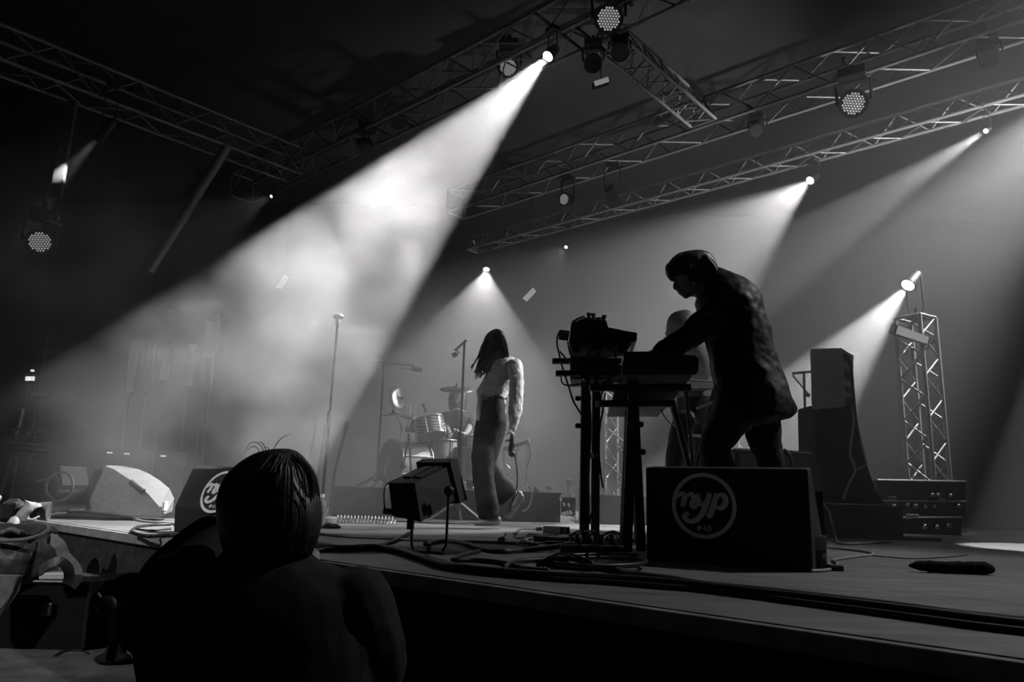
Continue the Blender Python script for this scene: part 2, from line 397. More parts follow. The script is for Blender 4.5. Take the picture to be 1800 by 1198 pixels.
# dim led washes facing the camera
def wash(px, py, n, r, tx, ty, tY, label, **k):
    p = hang(px, py, n) if n < 9 else at(px, py, n - 10)
    return stage_lamp(p, at(tx, ty, tY), r, label, kind='wash', length=r * 2.0, group='round led wash lamps', name='led_wash_lamp', **k)
wash(1070, 33, N3 - .3, 0.125, 1040, 420, 2.0, 'large round led wash lamp at the top beside the short cross truss', bar=0.45)
wash(893, 118, N3 + .35, 0.112, 600, 500, 2.5, 'round led wash lamp just above the start of the broadest beam', bar=0.45)
wash(1500, 182, N2 - .3, 0.135, 1100, 480, 2.0, 'round led wash lamp hung from the dim box truss at the upper right', bar=0.45)
wash(991, 350, N2 - .2, 0.09, 800, 330, 9.0, 'small oval led wash lamp above the bright truss, half turned', top=5.74, bar=0.45)
wash(630, 258, N3 - .2, 0.10, 560, 275, 9.62, 'led wash lamp seen nearly edge-on above the smoky beam', bar=0.45)
wash(70, 425, 18.4, 0.128, 300, 560, 2.5, 'round led wash lamp hanging alone at the far left', top=3.98)

# unlit lamps on the trusses
for px, py, n_, tx, ty, tY, lab in ((1042, 112, N3 + .1, 1020, 300, 4.5, 'unlit black lamp under the cross truss, nearer the glaring spotlight'), (1090, 92, N3 + .2, 1110, 300, 5.0, 'unlit black lamp with a glinting lens under the start of the cross truss'),
        (1738, 105, N2 - .1, 1700, 300, 6.0, 'unlit lamp on the dim box truss at the far upper right'), (1075, 345, N2 - .1, 1060, 420, 9.5, 'unlit lamp on the dim box truss right of the small oval led lamp'),
        (1330, 230, N2 - .1, 1300, 330, 7.5, 'unlit lamp on the dim box truss above the man in the coat'), (700, 215, N3 - .1, 690, 330, 8.0, 'unlit lamp on the truss above the broad smoky beam')):
    stage_lamp(hang(px, py, n_), at(tx, ty, tY), 0.085, lab, lens=M_darkglass, group='unlit lamps on the trusses', bar=0.3, top=5.77 if n_ < 5 else 5.73)

# ---------------------------------------------------------------- people
def prof(mb, secs, Y, n=18, sub=3, sq=1.0):
    """a rounded body from cross-sections given by their two outline pixels: (xl,yl,xr,yr,half depth[,dY])"""
    S = []
    for s in secs:
        dY = s[5] if len(s) > 5 else 0.0
        a = at(s[0], s[1], Y + dY); b = at(s[2], s[3], Y + dY); S.append((a, b, s[4]))
    A = spline([x[0] for x in S], sub); B = spline([x[1] for x in S], sub); D = spline([Vector((x[2], 0, 0)) for x in S], sub)
    rings = []
    for a, b, d in zip(A, B, D):
        c = (a + b) / 2; u = (b - a) / 2; v = Vector((0, 1, 0)) * d.x
        ring = []
        for j in range(n):
            t = 2 * math.pi * j / n; cs, sn = math.cos(t), math.sin(t)
            cs = math.copysign(abs(cs) ** sq, cs); sn = math.copysign(abs(sn) ** sq, sn)
            ring.append(c + u * cs + v * sn)
        rings.append(ring)
    mb.loft(rings); return mb
def limb(mb, pts, n=12, sub=4):
    """tapering limb through (point, radius) pairs with rounded ends"""
    P = spline([p for p, r in pts], sub); Q = spline([Vector((r, 0, 0)) for p, r in pts], sub)
    rr = [q.x for q in Q]
    d0 = (P[0] - P[1]).normalized(); d1 = (P[-1] - P[-2]).normalized()
    P = [P[0] + d0 * rr[0] * 0.8, P[0] + d0 * rr[0] * 0.45] + P + [P[-1] + d1 * rr[-1] * 0.45, P[-1] + d1 * rr[-1] * 0.8]
    rr = [rr[0] * 0.45, rr[0] * 0.87] + rr + [rr[-1] * 0.87, rr[-1] * 0.45]
    mb.tube(P, rr, n=n); return mb
def fuse(mb, name, material, parent, voxel=0.012, it=4, factor=0.5, disp=0.0, dscale=0.08):
    """melts overlapping closed shapes into one continuous skin"""
    bmesh.ops.recalc_face_normals(mb.bm, faces=mb.bm.faces[:])
    me = bpy.data.meshes.new('tmp'); mb.bm.to_mesh(me); mb.bm.free()
    o = bpy.data.objects.new('tmp', me); COL.objects.link(o)
    r = o.modifiers.new('r', 'REMESH'); r.mode = 'VOXEL'; r.voxel_size = voxel
    s = o.modifiers.new('s', 'SMOOTH'); s.factor = factor; s.iterations = it
    if disp:
        tx = bpy.data.textures.new('folds', 'CLOUDS'); tx.noise_scale = dscale
        d = o.modifiers.new('d', 'DISPLACE'); d.texture = tx; d.strength = disp; d.texture_coords = 'GLOBAL'
    dg = bpy.context.evaluated_depsgraph_get(); dg.update()
    m2 = bpy.data.meshes.new_from_object(o.evaluated_get(dg)); m2.name = name
    bpy.data.objects.remove(o); bpy.data.meshes.remove(me)
    if parent is not None: m2.transform(local(parent))
    for p in m2.polygons: p.use_smooth = True
    m2.materials.clear(); m2.materials.append(material)
    ob = bpy.data.objects.new(name, m2); COL.objects.link(ob); ob.parent = parent
    return ob
def strands(mb, curves, r, n=5):
    for c in curves:
        P = spline(c, 5); k = len(P)
        mb.tube(P, [r * (0.55 + 0.45 * math.sin(math.pi * min(1, 0.25 + 0.75 * i / k))) * (1 - 0.75 * (i / k) ** 3) for i in range(k)], n=n)
    return mb
def hand(mb, wrist, direc, palm_n, size=0.18, curl=0.5, spread=0.16):
    """palm, four bent fingers and a thumb; direc = towards the fingertips, palm_n = out of the palm"""
    d = Vector(direc).normalized(); nrm = Vector(palm_n); nrm = (nrm - d * nrm.dot(d)).normalized(); sd = d.cross(nrm)
    w = Vector(wrist); L = size
    Mx = Matrix((sd, nrm, d)).transposed()
    mb.ball(w + d * L * 0.27, (L * 0.21, L * 0.085, L * 0.28), Mx, u=12, v=8)
    for i, (ln, off) in enumerate(((0.40, -0.155), (0.46, -0.05), (0.43, 0.055), (0.34, 0.15))):
        b = w + d * L * 0.45 + sd * off * L; dd = (d + sd * (i - 1.5) * spread * 0.5).normalized(); P = [b - dd * L * 0.12]; ang = 0.0; p = b
        P.append(p)
        for seg in (0.45, 0.32, 0.26):
            ang += curl * 0.9; p = p + (dd * math.cos(ang) + nrm * math.sin(ang)) * ln * L * seg; P.append(p)
        limb(mb, [(q, L * 0.047 * (1 - 0.08 * k)) for k, q in enumerate(P)], n=8, sub=2)
    b = w + d * L * 0.16 - sd * L * 0.16
    limb(mb, [(b, L * 0.062), (b + (d * 0.5 - sd * 0.6 + nrm * 0.35).normalized() * L * 0.2, L * 0.055), (b + (d * 0.8 - sd * 0.45 + nrm * 0.6).normalized() * L * 0.38, L * 0.045)], n=8, sub=2)

M_skin = mat('skin', 0.32, 0.55, noise=0.08, scale=30)
M_skin_dark = M_skin
M_hair = mat('dark_hair', 0.018, 0.5, noise=0.4, scale=60, spec=0.6)
M_coat = mat('black_wool_coat', 0.009, 0.55, noise=0.25, scale=40, bump=0.15, spec=0.35)
M_trouser = mat('dark_trouser_cloth', 0.02, 0.7, noise=0.25, scale=40, bump=0.2, spec=0.3)
M_blouse = mat('pale_blouse_cloth', 0.62, 0.7, noise=0.08, scale=25, bump=0.3, bscale=18)
M_wtrouser = mat('charcoal_trouser_cloth', 0.011, 0.75, noise=0.3, scale=14, bump=0.25, spec=0.15)
M_shoe = mat('grey_leather', 0.22, 0.35)
M_jacket = mat('dark_denim_jacket', 0.022, 0.85, noise=0.3, scale=30, bump=0.08, bscale=200, spec=0.2)
M_eye = mat('eye', 0.5, 0.2)

# --- the man in the long coat at the keyboards
Y = 4.0
man = empty('person', onz(1330, 962), 'man in a long black coat leaning over the keyboards with outstretched arm', 'person')
mb = MB()
# skull and face in profile, facing the keyboards, tilted down
prof(mb, [(1196, 449, 1226, 443, 0.03), (1186, 458, 1240, 447, 0.062), (1180, 470, 1248, 458, 0.074), (1184, 484, 1250, 474, 0.076), (1190, 496, 1246, 490, 0.073), (1196, 507, 1240, 503, 0.062), (1202, 515, 1232, 513, 0.046), (1207, 519, 1226, 519, 0.03)], Y)
limb(mb, [(at(1190, 488, Y), 0.014), (at(1188, 498, Y), 0.014), (at(1187, 505, Y), 0.013), (at(1193, 508, Y), 0.012)], n=8)      # nose bridge to tip
mb.ball(at(1187, 505, Y), (0.013, 0.017, 0.012))
mb.ball(at(1195.5, 513, Y), (0.016, 0.024, 0.008)); mb.ball(at(1198.5, 516, Y), (0.015, 0.022, 0.008))      # lips
mb.ball(at(1206, 519, Y), (0.022, 0.024, 0.018))                                                           # chin
mb.ball(at(1189, 487.5, Y), (0.02, 0.05, 0.012))                                                            # brow
mb.ball(at(1222, 492, Y - 0.078), (0.016, 0.01, 0.028))                                                     # ear
prof(mb, [(1212, 500, 1252, 480, 0.05), (1222, 520, 1258, 492, 0.055), (1236, 540, 1285, 510, 0.09)], Y)    # neck
prof(mb, [(1236, 540, 1300, 505, 0.10), (1240, 570, 1335, 530, 0.15), (1246, 610, 1352, 606, 0.15), (1262, 700, 1370, 690, 0.15), (1268, 735, 1362, 730, 0.15)], Y)
for dy, dx in ((-0.15, 0), (0.17, 14)):                                                                     # arms under the sleeves
    limb(mb, [(at(1262 + dx, 550, Y + dy), 0.05), (at(1213 + dx, 588, Y + dy), 0.042), (at(1165 + dx, 614, Y + dy * .6), 0.032), (at(1148 + dx, 622, Y + dy * .5), 0.026)])
    hand(mb, at(1150 + dx, 621, Y + dy * .5), (-1, 0.0, -0.12), (0, 0, -1), 0.18, 0.45)
for hx, kx, ky, ax, ay, dy in ((1298, 1258, 785, 1312, 935, -0.10), (1335, 1350, 800, 1378, 935, 0.10)):
    limb(mb, [(at(hx, 735, Y + dy), 0.085), (at(kx, ky, Y + dy), 0.062), (at((kx + ax) / 2 + 4, (ky + ay) / 2, Y + dy), 0.055), (at(ax, ay, Y + dy), 0.04), (at(ax - 6, 958, Y + dy), 0.04), (at(ax - 38, 962, Y + dy), 0.035)])
fuse(mb, 'body', M_skin, man, voxel=0.006, it=2)
for s in (-1, 1): MB().ball(at(1196, 491.5, Y + s * 0.036), 0.0125, u=10, v=8).build('eye', M_eye, man, smooth=True)
mb = MB()   # hair: bowl-like cap with fringe and nape
prof(mb, [(1190, 446, 1228, 440, 0.035), (1178, 457, 1247, 445, 0.078), (1172, 472, 1256, 457, 0.09), (1174, 484, 1262, 470, 0.093), (1190, 488, 1262, 481, 0.093), (1212, 494, 1260, 491, 0.09), (1228, 498, 1256, 498, 0.08)], Y)
limb(mb, [(at(1178, 470, Y), 0.03), (at(1177, 481, Y), 0.022), (at(1182, 491, Y), 0.012)], n=10)
for k in range(9):
    a = -0.07 + 0.0175 * k
    limb(mb, [(at(1184, 464, Y + a * 0.8), 0.02), (at(1176, 478, Y + a), 0.013), (at(1180 + abs(a) * 60, 489 + (k % 3) * 1.5, Y + a), 0.006)], n=8, sub=3)
for k in range(10):
    a = -0.09 + 0.02 * k
    limb(mb, [(at(1240, 455, Y + a * .8), 0.025), (at(1256, 472, Y + a), 0.016), (at(1261 + (k % 3) * 2, 483 + (k % 2) * 3, Y + a * .9), 0.006)], n=8, sub=3)
for k in range(6):
    limb(mb, [(at(1212 + 5 * k, 470, Y - 0.085), 0.018), (at(1212 + 6 * k, 488, Y - 0.086), 0.013), (at(1216 + 6 * k, 499 - (k % 2) * 3, Y - 0.08), 0.005)], n=8, sub=3)
hr = fuse(mb, 'hair', M_hair, man, voxel=0.006, it=2)
mb = MB(); random.seed(9)
for k in range(90):
    a = random.uniform(-1, 1); w_ = random.random(); o_ = random.uniform(0.0, 0.005)
    if k % 3: strands(mb, [[at(1214 + 6 * w_, 441 + 2 * w_, Y + a * .02), at(1196 - 4 * w_, 449, Y + a * .07 - o_), at(1178 - 3 * w_, 466, Y + a * .094 - o_), at(1175 + 10 * w_ * abs(a), 484 + 6 * w_, Y + a * .098 - o_), at(1180 + 24 * abs(a) * w_, 492 + 4 * w_, Y + a * .094 - o_)]], 0.0022, n=4)
    else: strands(mb, [[at(1216 + 6 * w_, 441, Y + a * .02), at(1240, 446 + 3 * w_, Y + a * .08 - o_), at(1257, 462, Y + a * .096 - o_), at(1264, 478 + 4 * w_, Y + a * .09 - o_), at(1262 + 5 * w_, 490 + 4 * w_, Y + a * .085 - o_)]], 0.0022, n=4)
mb.build('hair_strands', M_hair, hr)
mb = MB()   # coat: back, flared skirt, sleeves, collar
prof(mb, [(1226, 522, 1266, 470, 0.075), (1222, 532, 1300, 489, 0.16), (1230, 556, 1331, 514, 0.205), (1235, 580, 1343, 556, 0.205), (1244, 610, 1358, 610, 0.20), (1252, 650, 1370, 650, 0.205), (1257, 690, 1384, 690, 0.22), (1250, 722, 1397, 720, 0.235), (1244, 744, 1390, 734, 0.235)], Y, n=28, sub=4)
prof(mb, [(1244, 735, 1395, 725, 0.225), (1238, 757, 1362, 742, 0.215), (1240, 759, 1330, 750, 0.19)], Y, n=28)
prof(mb, [(1224, 520, 1262, 468, 0.07), (1232, 528, 1268, 472, 0.085)], Y)
for dy, dx in ((-0.15, 0), (0.17, 14)):
    limb(mb, [(at(1268 + dx, 545, Y + dy * .72), 0.085), (at(1237 + dx, 566, Y + dy * .95), 0.074), (at(1208 + dx, 590, Y + dy), 0.062), (at(1180 + dx, 607, Y + dy * .75), 0.052), (at(1160 + dx, 618, Y + dy * .55), 0.045)])
fuse(mb, 'coat', M_coat, man, voxel=0.011, it=3, disp=0.03, dscale=0.11)
mb = MB()
for hx, kx, ky, ax, ay, dy in ((1290, 1256, 783, 1302, 930, -0.10), (1335, 1353, 800, 1376, 930, 0.10)):
    limb(mb, [(at(hx, 730, Y + dy), 0.11), (at(kx + (hx - kx) * .42, ky - 22, Y + dy), 0.092), (at(kx, ky, Y + dy), 0.08), (at(kx + (ax - kx) * .3, ky + 40, Y + dy), 0.072), (at((kx + ax) / 2 + 4, (ky + ay) / 2, Y + dy), 0.066), (at(ax, ay, Y + dy), 0.065), (at(ax, ay + 14, Y + dy), 0.066)])
fuse(mb, 'trousers', M_trouser, man, voxel=0.011, it=3, disp=0.02, dscale=0.1)
for ax, dy in ((1300, -0.10), (1372, 0.10)):
    mb = MB(); b = onz(ax, 967); b = Vector((at(ax, 960, Y + dy).x, Y + dy, STAGE_Z))
    limb(mb, [(b + Vector((0.06, 0, 0.05)), 0.048), (b + Vector((-0.04, 0, 0.05)), 0.046), (b + Vector((-0.16, 0, 0.036)), 0.034)])
    fuse(mb, 'shoe', M_trouser, man, voxel=0.01)

# --- the singer walking with lowered head
Y = 6.0
wom = empty('person', onz(856, 921), 'long-haired singer in pale blouse and wide trousers walking with lowered head', 'person')
mb = MB()
prof(mb, [(862, 588, 876, 586, 0.04), (855, 598, 884, 594, 0.072), (852, 610, 886, 606, 0.078), (852, 622, 884, 618, 0.075), (856, 634, 880, 629, 0.062), (861, 641, 874, 637, 0.035)], Y)
mb.ball(at(851, 622, Y), (0.018, 0.014, 0.016)); mb.ball(at(855, 633, Y), (0.014, 0.022, 0.012)); mb.ball(at(860, 640, Y), (0.02, 0.024, 0.016))
limb(mb, [(at(874, 628, Y), 0.05), (at(884, 642, Y), 0.055)])
prof(mb, [(862, 640, 908, 632, 0.10), (852, 660, 905, 655, 0.14), (848, 685, 898, 680, 0.12), (848, 703, 890, 700, 0.115), (840, 730, 890, 730, 0.14), (836, 748, 888, 752, 0.13)], Y)
limb(mb, [(at(904, 642, Y - 0.16), 0.05), (at(908, 690, Y - 0.19), 0.042), (at(903, 735, Y - 0.19), 0.032), (at(900, 754, Y - 0.19), 0.026)])
limb(mb, [(at(890, 642, Y + 0.16), 0.05), (at(878, 690, Y + 0.19), 0.042), (at(866, 735, Y + 0.17), 0.032), (at(858, 750, Y + 0.15), 0.026)])
hand(mb, at(900, 751, Y - 0.19), (0.05, -0.1, -1), (-0.9, 0.3, 0), 0.17, 0.75)
hand(mb, at(859, 749, Y + 0.15), (-0.1, -0.1, -1), (-0.6, 0.3, 0), 0.17, 0.4)
limb(mb, [(at(862, 745, Y - 0.06), 0.07), (at(850, 810, Y - 0.07), 0.05), (at(852, 870, Y - 0.08), 0.045), (at(862, 908, Y - 0.08), 0.035)])
limb(mb, [(at(866, 745, Y + 0.06), 0.07), (at(858, 812, Y + 0.07), 0.05), (at(886, 846, Y + 0.08), 0.045), (at(908, 872, Y + 0.08), 0.035)])
fuse(mb, 'body', M_skin, wom, voxel=0.009, it=3)
mb = MB()   # hair falling over the face and shoulders
prof(mb, [(866, 580, 878, 579, 0.045), (856, 587, 886, 585, 0.092), (850, 598, 890, 596, 0.108), (846, 614, 895, 614, 0.115), (845, 630, 894, 632, 0.115), (848, 646, 890, 648, 0.105), (856, 658, 884, 660, 0.08), (864, 664, 878, 665, 0.05)], Y, n=24)
random.seed(3)
for k in range(34):
    a = -0.11 + 0.22 * random.random(); x0 = 849 + 30 * random.random(); fl_ = random.random()
    ex = 832 + 40 * fl_ + random.uniform(-3, 3); ey = 648 + 18 * random.random() + fl_ * 6
    limb(mb, [(at(x0 + 6, 600, Y + a * .9), 0.022), (at(x0 - 2, 622, Y + a), 0.016), (at((x0 + ex) / 2 - 2, 640, Y + a * 1.05), 0.012), (at(ex, ey, Y + a * 1.1), 0.005)], n=6, sub=3)
for k in range(14):
    a = -0.115 + 0.018 * k
    limb(mb, [(at(886, 600, Y + a * .9), 0.02), (at(893, 620, Y + a), 0.014), (at(890 - (k % 3), 640, Y + a), 0.012), (at(884 + (k % 4), 655 + (k % 3) * 3, Y + a), 0.005)], n=6, sub=3)
for (p, q, s_) in (((846, 622), (836, 634), (828, 652)), ((847, 630), (838, 645), (834, 657)), ((848, 636), (842, 652), (840, 665)), ((846, 612), (838, 632), (824, 648))):
    limb(mb, [(at(p[0] + 4, p[1] - 8, Y - .05), 0.014), (at(*p, Y - .06), 0.011), (at(*q, Y - .07), 0.008), (at(*s_, Y - .07), 0.004)], n=6, sub=3)
hr = fuse(mb, 'hair', M_hair, wom, voxel=0.0065, it=1)
mb = MB()
for k in range(70):
    a = random.uniform(-1, 1); w_ = random.random(); sx_ = random.choice((-1, 1)); o_ = random.uniform(0, .006)
    strands(mb, [[at(871, 580, Y + a * .03), at(870 + sx_ * 16, 592, Y + a * .1 - o_), at(870 + sx_ * (24 - 4 * w_), 618, Y + a * .118 - o_), at(868 + sx_ * (21 + 6 * w_) - 3, 640, Y + a * .115 - o_), at(866 + sx_ * 18 - 14 * w_, 660 + 8 * w_, Y + a * .1 - o_)]], 0.003, n=4)
mb.build('hair_strands', M_hair, hr)
mb = MB()   # blouse with a full sleeve and loose tail
prof(mb, [(872, 634, 900, 627, 0.09), (862, 640, 914, 636, 0.165), (855, 655, 916, 650, 0.185), (847, 672, 905, 668, 0.175), (839, 687, 898, 684, 0.165), (840, 698, 892, 695, 0.145), (848, 705, 889, 702, 0.13)], Y, n=24)
limb(mb, [(at(905, 642, Y - 0.15), 0.062), (at(908, 665, Y - 0.19), 0.060), (at(907, 700, Y - 0.20), 0.058), (at(905, 728, Y - 0.20), 0.052), (at(902, 744, Y - 0.195), 0.036), (at(901, 751, Y - 0.19), 0.034)])
limb(mb, [(at(890, 642, Y + 0.15), 0.062), (at(878, 690, Y + 0.19), 0.058), (at(868, 725, Y + 0.18), 0.05), (at(859, 746, Y + 0.15), 0.034)])
prof(mb, [(840, 694, 850, 700, 0.06, -0.06), (838, 718, 848, 722, 0.06, -0.07), (837, 737, 846, 742, 0.03, -0.08)], Y)
fuse(mb, 'blouse', M_blouse, wom, voxel=0.008, it=2, disp=0.022, dscale=0.055)
mb = MB()   # wide trousers
prof(mb, [(848, 697, 889, 696, 0.13), (841, 718, 890, 718, 0.155), (836, 740, 891, 742, 0.16), (832, 762, 886, 768, 0.155), (830, 785, 880, 786, 0.14), (829, 804, 874, 806, 0.115, -0.02), (832, 816, 868, 818, 0.08, -0.02)], Y, n=24)
prof(mb, [(834, 770, 870, 772, 0.06), (829, 795, 870, 800, 0.09), (829, 815, 868, 820, 0.092), (831, 846, 870, 850, 0.09), (836, 878, 876, 880, 0.09), (842, 911, 878, 909, 0.09)], Y - 0.08, n=24)
prof(mb, [(838, 782, 868, 770, 0.06), (838, 806, 872, 790, 0.085), (844, 826, 874, 808, 0.09), (858, 852, 888, 832, 0.09), (872, 880, 904, 852, 0.085), (882, 888, 911, 862, 0.08)], Y + 0.07, n=24)
fuse(mb, 'trousers', M_wtrouser, wom, voxel=0.01, it=3, disp=0.016, dscale=0.09)
mb = MB(); prof(mb, [(847, 695, 890, 695, 0.136), (846, 702, 890.5, 702, 0.139)], Y, n=24, sub=2); bt = mb.build('belt', M_trouser, wom, smooth=True)
MB().box(at(851, 699, Y - 0.125), (0.05, 0.02, 0.036), bevel=0.004).build('buckle', M_chrome, bt)
mb = MB()
limb(mb, [(at(874, 914, Y - .08), 0.04), (at(862, 915, Y - .08), 0.038), (at(848, 917, Y - .08), 0.03), (at(836, 919, Y - .08), 0.02)], n=12)
mb.box(at(873, 917.5, Y - .08), (0.055, 0.06, 0.035)); fuse(mb, 'shoe', M_shoe, wom, voxel=0.008, it=2)
mb = MB()
limb(mb, [(at(912, 868, Y + .07), 0.036), (at(908, 878, Y + .07), 0.04), (at(902, 892, Y + .07), 0.036), (at(894, 906, Y + .07), 0.026)], n=12)
mb.box(at(918, 876, Y + .07), (0.035, 0.055, 0.05)); fuse(mb, 'shoe', M_shoe, wom, voxel=0.008, it=2)
mic = empty('microphone', at(900, 770, Y - .2), 'black handheld microphone in the hand of the long-haired singer', 'microphone')
MB().lathe([(0.012, 0), (0.016, 0.02), (0.019, 0.14)], at(901, 762, Y - .215), (-0.1, 0, -1), n=14).build('handle', M_black, mic, smooth=True)
MB().ball(at(899.5, 797, Y - .215), 0.026, u=14, v=10).build('grille', M_darkmetal, mic, smooth=True)

# --- the seated player half hidden behind the outstretched arm
Y = 5.4
pl = empty('person', onz(1215, 935), 'player in grey shirt half hidden behind the arm of the man in the coat', 'person')
mb = MB()
prof(mb, [(1182, 552, 1206, 548, 0.05), (1174, 560, 1214, 556, 0.075), (1171, 575, 1216, 572, 0.08), (1173, 588, 1213, 586, 0.075), (1177, 597, 1208, 597, 0.06), (1184, 604, 1200, 604, 0.04)], Y)
mb.ball(at(1171, 586, Y), (0.014, 0.014, 0.016)); mb.ball(at(1176, 597, Y), (0.014, 0.022, 0.012))
limb(mb, [(at(1200, 596, Y), 0.055), (at(1210, 612, Y), 0.06)])
prof(mb, [(1186, 615, 1232, 600, 0.13), (1184, 640, 1240, 630, 0.16), (1190, 690, 1250, 690, 0.15), (1190, 730, 1256, 735, 0.15)], Y)
for dy, x0 in ((-0.18, 0), (0.2, -6)):
    limb(mb, [(at(1224 + x0, 622, Y + dy), 0.06), (at(1234 + x0, 655, Y + dy), 0.05), (at(1210 + x0, 666, Y + dy), 0.04), (at(1184 + x0, 668, Y + dy), 0.03)])
    hand(mb, at(1186 + x0, 668, Y + dy), (-1, 0, -.1), (0, 0, -1), 0.18, 0.45)
limb(mb, [(at(1210, 735, Y - .09), 0.085), (at(1192, 790, Y - .09), 0.065), (at(1186, 860, Y - .09), 0.05), (at(1190, 922, Y - .09), 0.045), (at(1176, 930, Y - .09), 0.04)])
limb(mb, [(at(1235, 735, Y + .09), 0.085), (at(1240, 790, Y + .09), 0.065), (at(1242, 860, Y + .09), 0.05), (at(1244, 922, Y + .09), 0.045), (at(1230, 930, Y + .09), 0.04)])
fuse(mb, 'body', M_skin, pl, voxel=0.011, it=3)
mb = MB(); prof(mb, [(1184, 549, 1208, 545, 0.05), (1176, 556, 1217, 550, 0.085), (1173, 568, 1220, 566, 0.09), (1186, 574, 1220, 578, 0.09), (1202, 580, 1218, 590, 0.08)], Y)
fuse(mb, 'hair', mat('grey_hair', 0.18, 0.7, noise=0.3, scale=60), pl, voxel=0.009)
mb = MB(); prof(mb, [(1198, 606, 1216, 600, 0.09), (1184, 620, 1236, 606, 0.17), (1182, 642, 1246, 634, 0.19), (1188, 672, 1252, 676, 0.175), (1190, 700, 1254, 704, 0.17)], Y)
for dy, x0 in ((-0.18, 0), (0.2, -6)): limb(mb, [(at(1226 + x0, 618, Y + dy), 0.078), (at(1236 + x0, 652, Y + dy), 0.066), (at(1214 + x0, 664, Y + dy), 0.05)])
fuse(mb, 'shirt', mat('grey_shirt_cloth', 0.28, 0.8, noise=0.15, scale=20, bump=0.3, bscale=25), pl, voxel=0.011, disp=0.015, dscale=0.1)
mb = MB(); prof(mb, [(1190, 698, 1254, 700, 0.165), (1186, 735, 1258, 740, 0.17), (1184, 755, 1258, 758, 0.16)], Y)
limb(mb, [(at(1206, 742, Y - .09), 0.10), (at(1192, 790, Y - .09), 0.085), (at(1186, 860, Y - .09), 0.07), (at(1189, 918, Y - .09), 0.06)])
limb(mb, [(at(1238, 742, Y + .09), 0.10), (at(1240, 790, Y + .09), 0.085), (at(1242, 860, Y + .09), 0.07), (at(1244, 918, Y + .09), 0.06)])
fuse(mb, 'trousers', M_trouser, pl, voxel=0.012, disp=0.015)

# --- the drummer
Y = 9.3
dr = empty('person', at(812, 852, Y), 'drummer in dark clothes hidden behind the large ride cymbal', 'person')
mb = MB()
prof(mb, [(796, 687, 812, 685, 0.06), (791, 695, 818, 693, 0.085), (791, 707, 818, 707, 0.085), (796, 717, 813, 717, 0.06)], Y)
mb.ball(at(802, 707, Y - .09), (0.012, 0.02, 0.018))
prof(mb, [(796, 717, 812, 717, 0.06), (786, 729, 824, 729, 0.15), (784, 745, 826, 745, 0.16), (788, 785, 822, 785, 0.15)], Y)
for s in (-1, 1):
    limb(mb, [(at(804 + s * 17, 732, Y), 0.06), (at(804 + s * 21, 748, Y - .08), 0.05), (at(804 + s * 14, 762, Y - .36), 0.035)])
    hand(mb, at(804 + s * 14, 762, Y - .36), (-.2 * s, -1, 0), (0, 0, -1), 0.18, 0.9)
    limb(mb, [(at(804 + s * 10, 788, Y), 0.10), (at(804 + s * 22, 795, Y - .42), 0.07), (at(804 + s * 22, 848, Y - .45), 0.045), (at(804 + s * 22, 853, Y - .6), 0.04)])
fuse(mb, 'body', M_skin, dr, voxel=0.016)
mb = MB(); prof(mb, [(797, 684, 812, 682, 0.06), (789, 693, 820, 691, 0.10), (788, 709, 821, 709, 0.105), (790, 721, 819, 721, 0.09), (795, 727, 815, 727, 0.06)], Y + .02)
fuse(mb, 'hair', M_hair, dr, voxel=0.014)
mb = MB(); prof(mb, [(798, 719, 812, 719, 0.07), (784, 729, 826, 729, 0.17), (781, 745, 828, 745, 0.18), (784, 788, 826, 788, 0.17)], Y)
for s in (-1, 1): limb(mb, [(at(804 + s * 18, 732, Y), 0.08), (at(804 + s * 22, 748, Y - .08), 0.066)])
fuse(mb, 'shirt', M_trouser, dr, voxel=0.016, disp=0.015)
mb = MB()
for s in (-1, 1): limb(mb, [(at(804 + s * 10, 788, Y), 0.12), (at(804 + s * 22, 795, Y - .42), 0.09), (at(804 + s * 22, 842, Y - .45), 0.065)])
fuse(mb, 'trousers', M_trouser, dr, voxel=0.016)

# --- the photographer sitting in the pit with his back to us
Y = 1.5
ph = empty('person', Vector((at(455, 1100, Y).x, Y, 0)), 'photographer with dark hair sitting in the pit, seen from behind', 'person')
mb = MB()
prof(mb, [(450, 812, 500, 802, 0.05), (412, 848, 540, 836, 0.085), (404, 890, 546, 890, 0.095), (410, 930, 538, 930, 0.09), (428, 962, 526, 962, 0.07), (424, 1000, 536, 1000, 0.07)], Y)
prof(mb, [(420, 985, 535, 985, 0.06), (330, 1030, 600, 1030, 0.09), (285, 1090, 630, 1090, 0.12), (285, 1180, 630, 1180, 0.13), (300, 1320, 610, 1320, 0.13), (310, 1440, 600, 1440, 0.14)], Y)
limb(mb, [(at(305, 1050, Y), 0.06), (at(268, 1110, Y + .12), 0.05), (at(300, 1010, Y + .22), 0.042), (at(360, 940, Y + .20), 0.032)])
hand(mb, at(358, 942, Y + .2), (0.8, 0.1, 0.6), (0.3, 0.6, -0.5), 0.17, 0.7)
limb(mb, [(at(612, 1060, Y), 0.06), (at(640, 1170, Y + .10), 0.05), (at(590, 1080, Y + .26), 0.042), (at(545, 1000, Y + .27), 0.032)])
hand(mb, at(548, 1004, Y + .27), (-0.4, 0.2, 0.8), (-0.7, 0.4, 0), 0.17, 0.8)
g = Vector((0, 0, 0))
for s, x in ((-1, 380), (1, 530)):
    hip = at(x, 1440, Y); hip.z = 0.13
    limb(mb, [(hip, 0.10), (hip + Vector((s * 0.16, 0.42, 0.06)), 0.075), (hip + Vector((-s * 0.02, 0.62, -0.06)), 0.06), (hip + Vector((-s * 0.2, 0.66, -0.08)), 0.045)])
fuse(mb, 'body', M_skin, ph, voxel=0.008)
mb = MB()   # hair
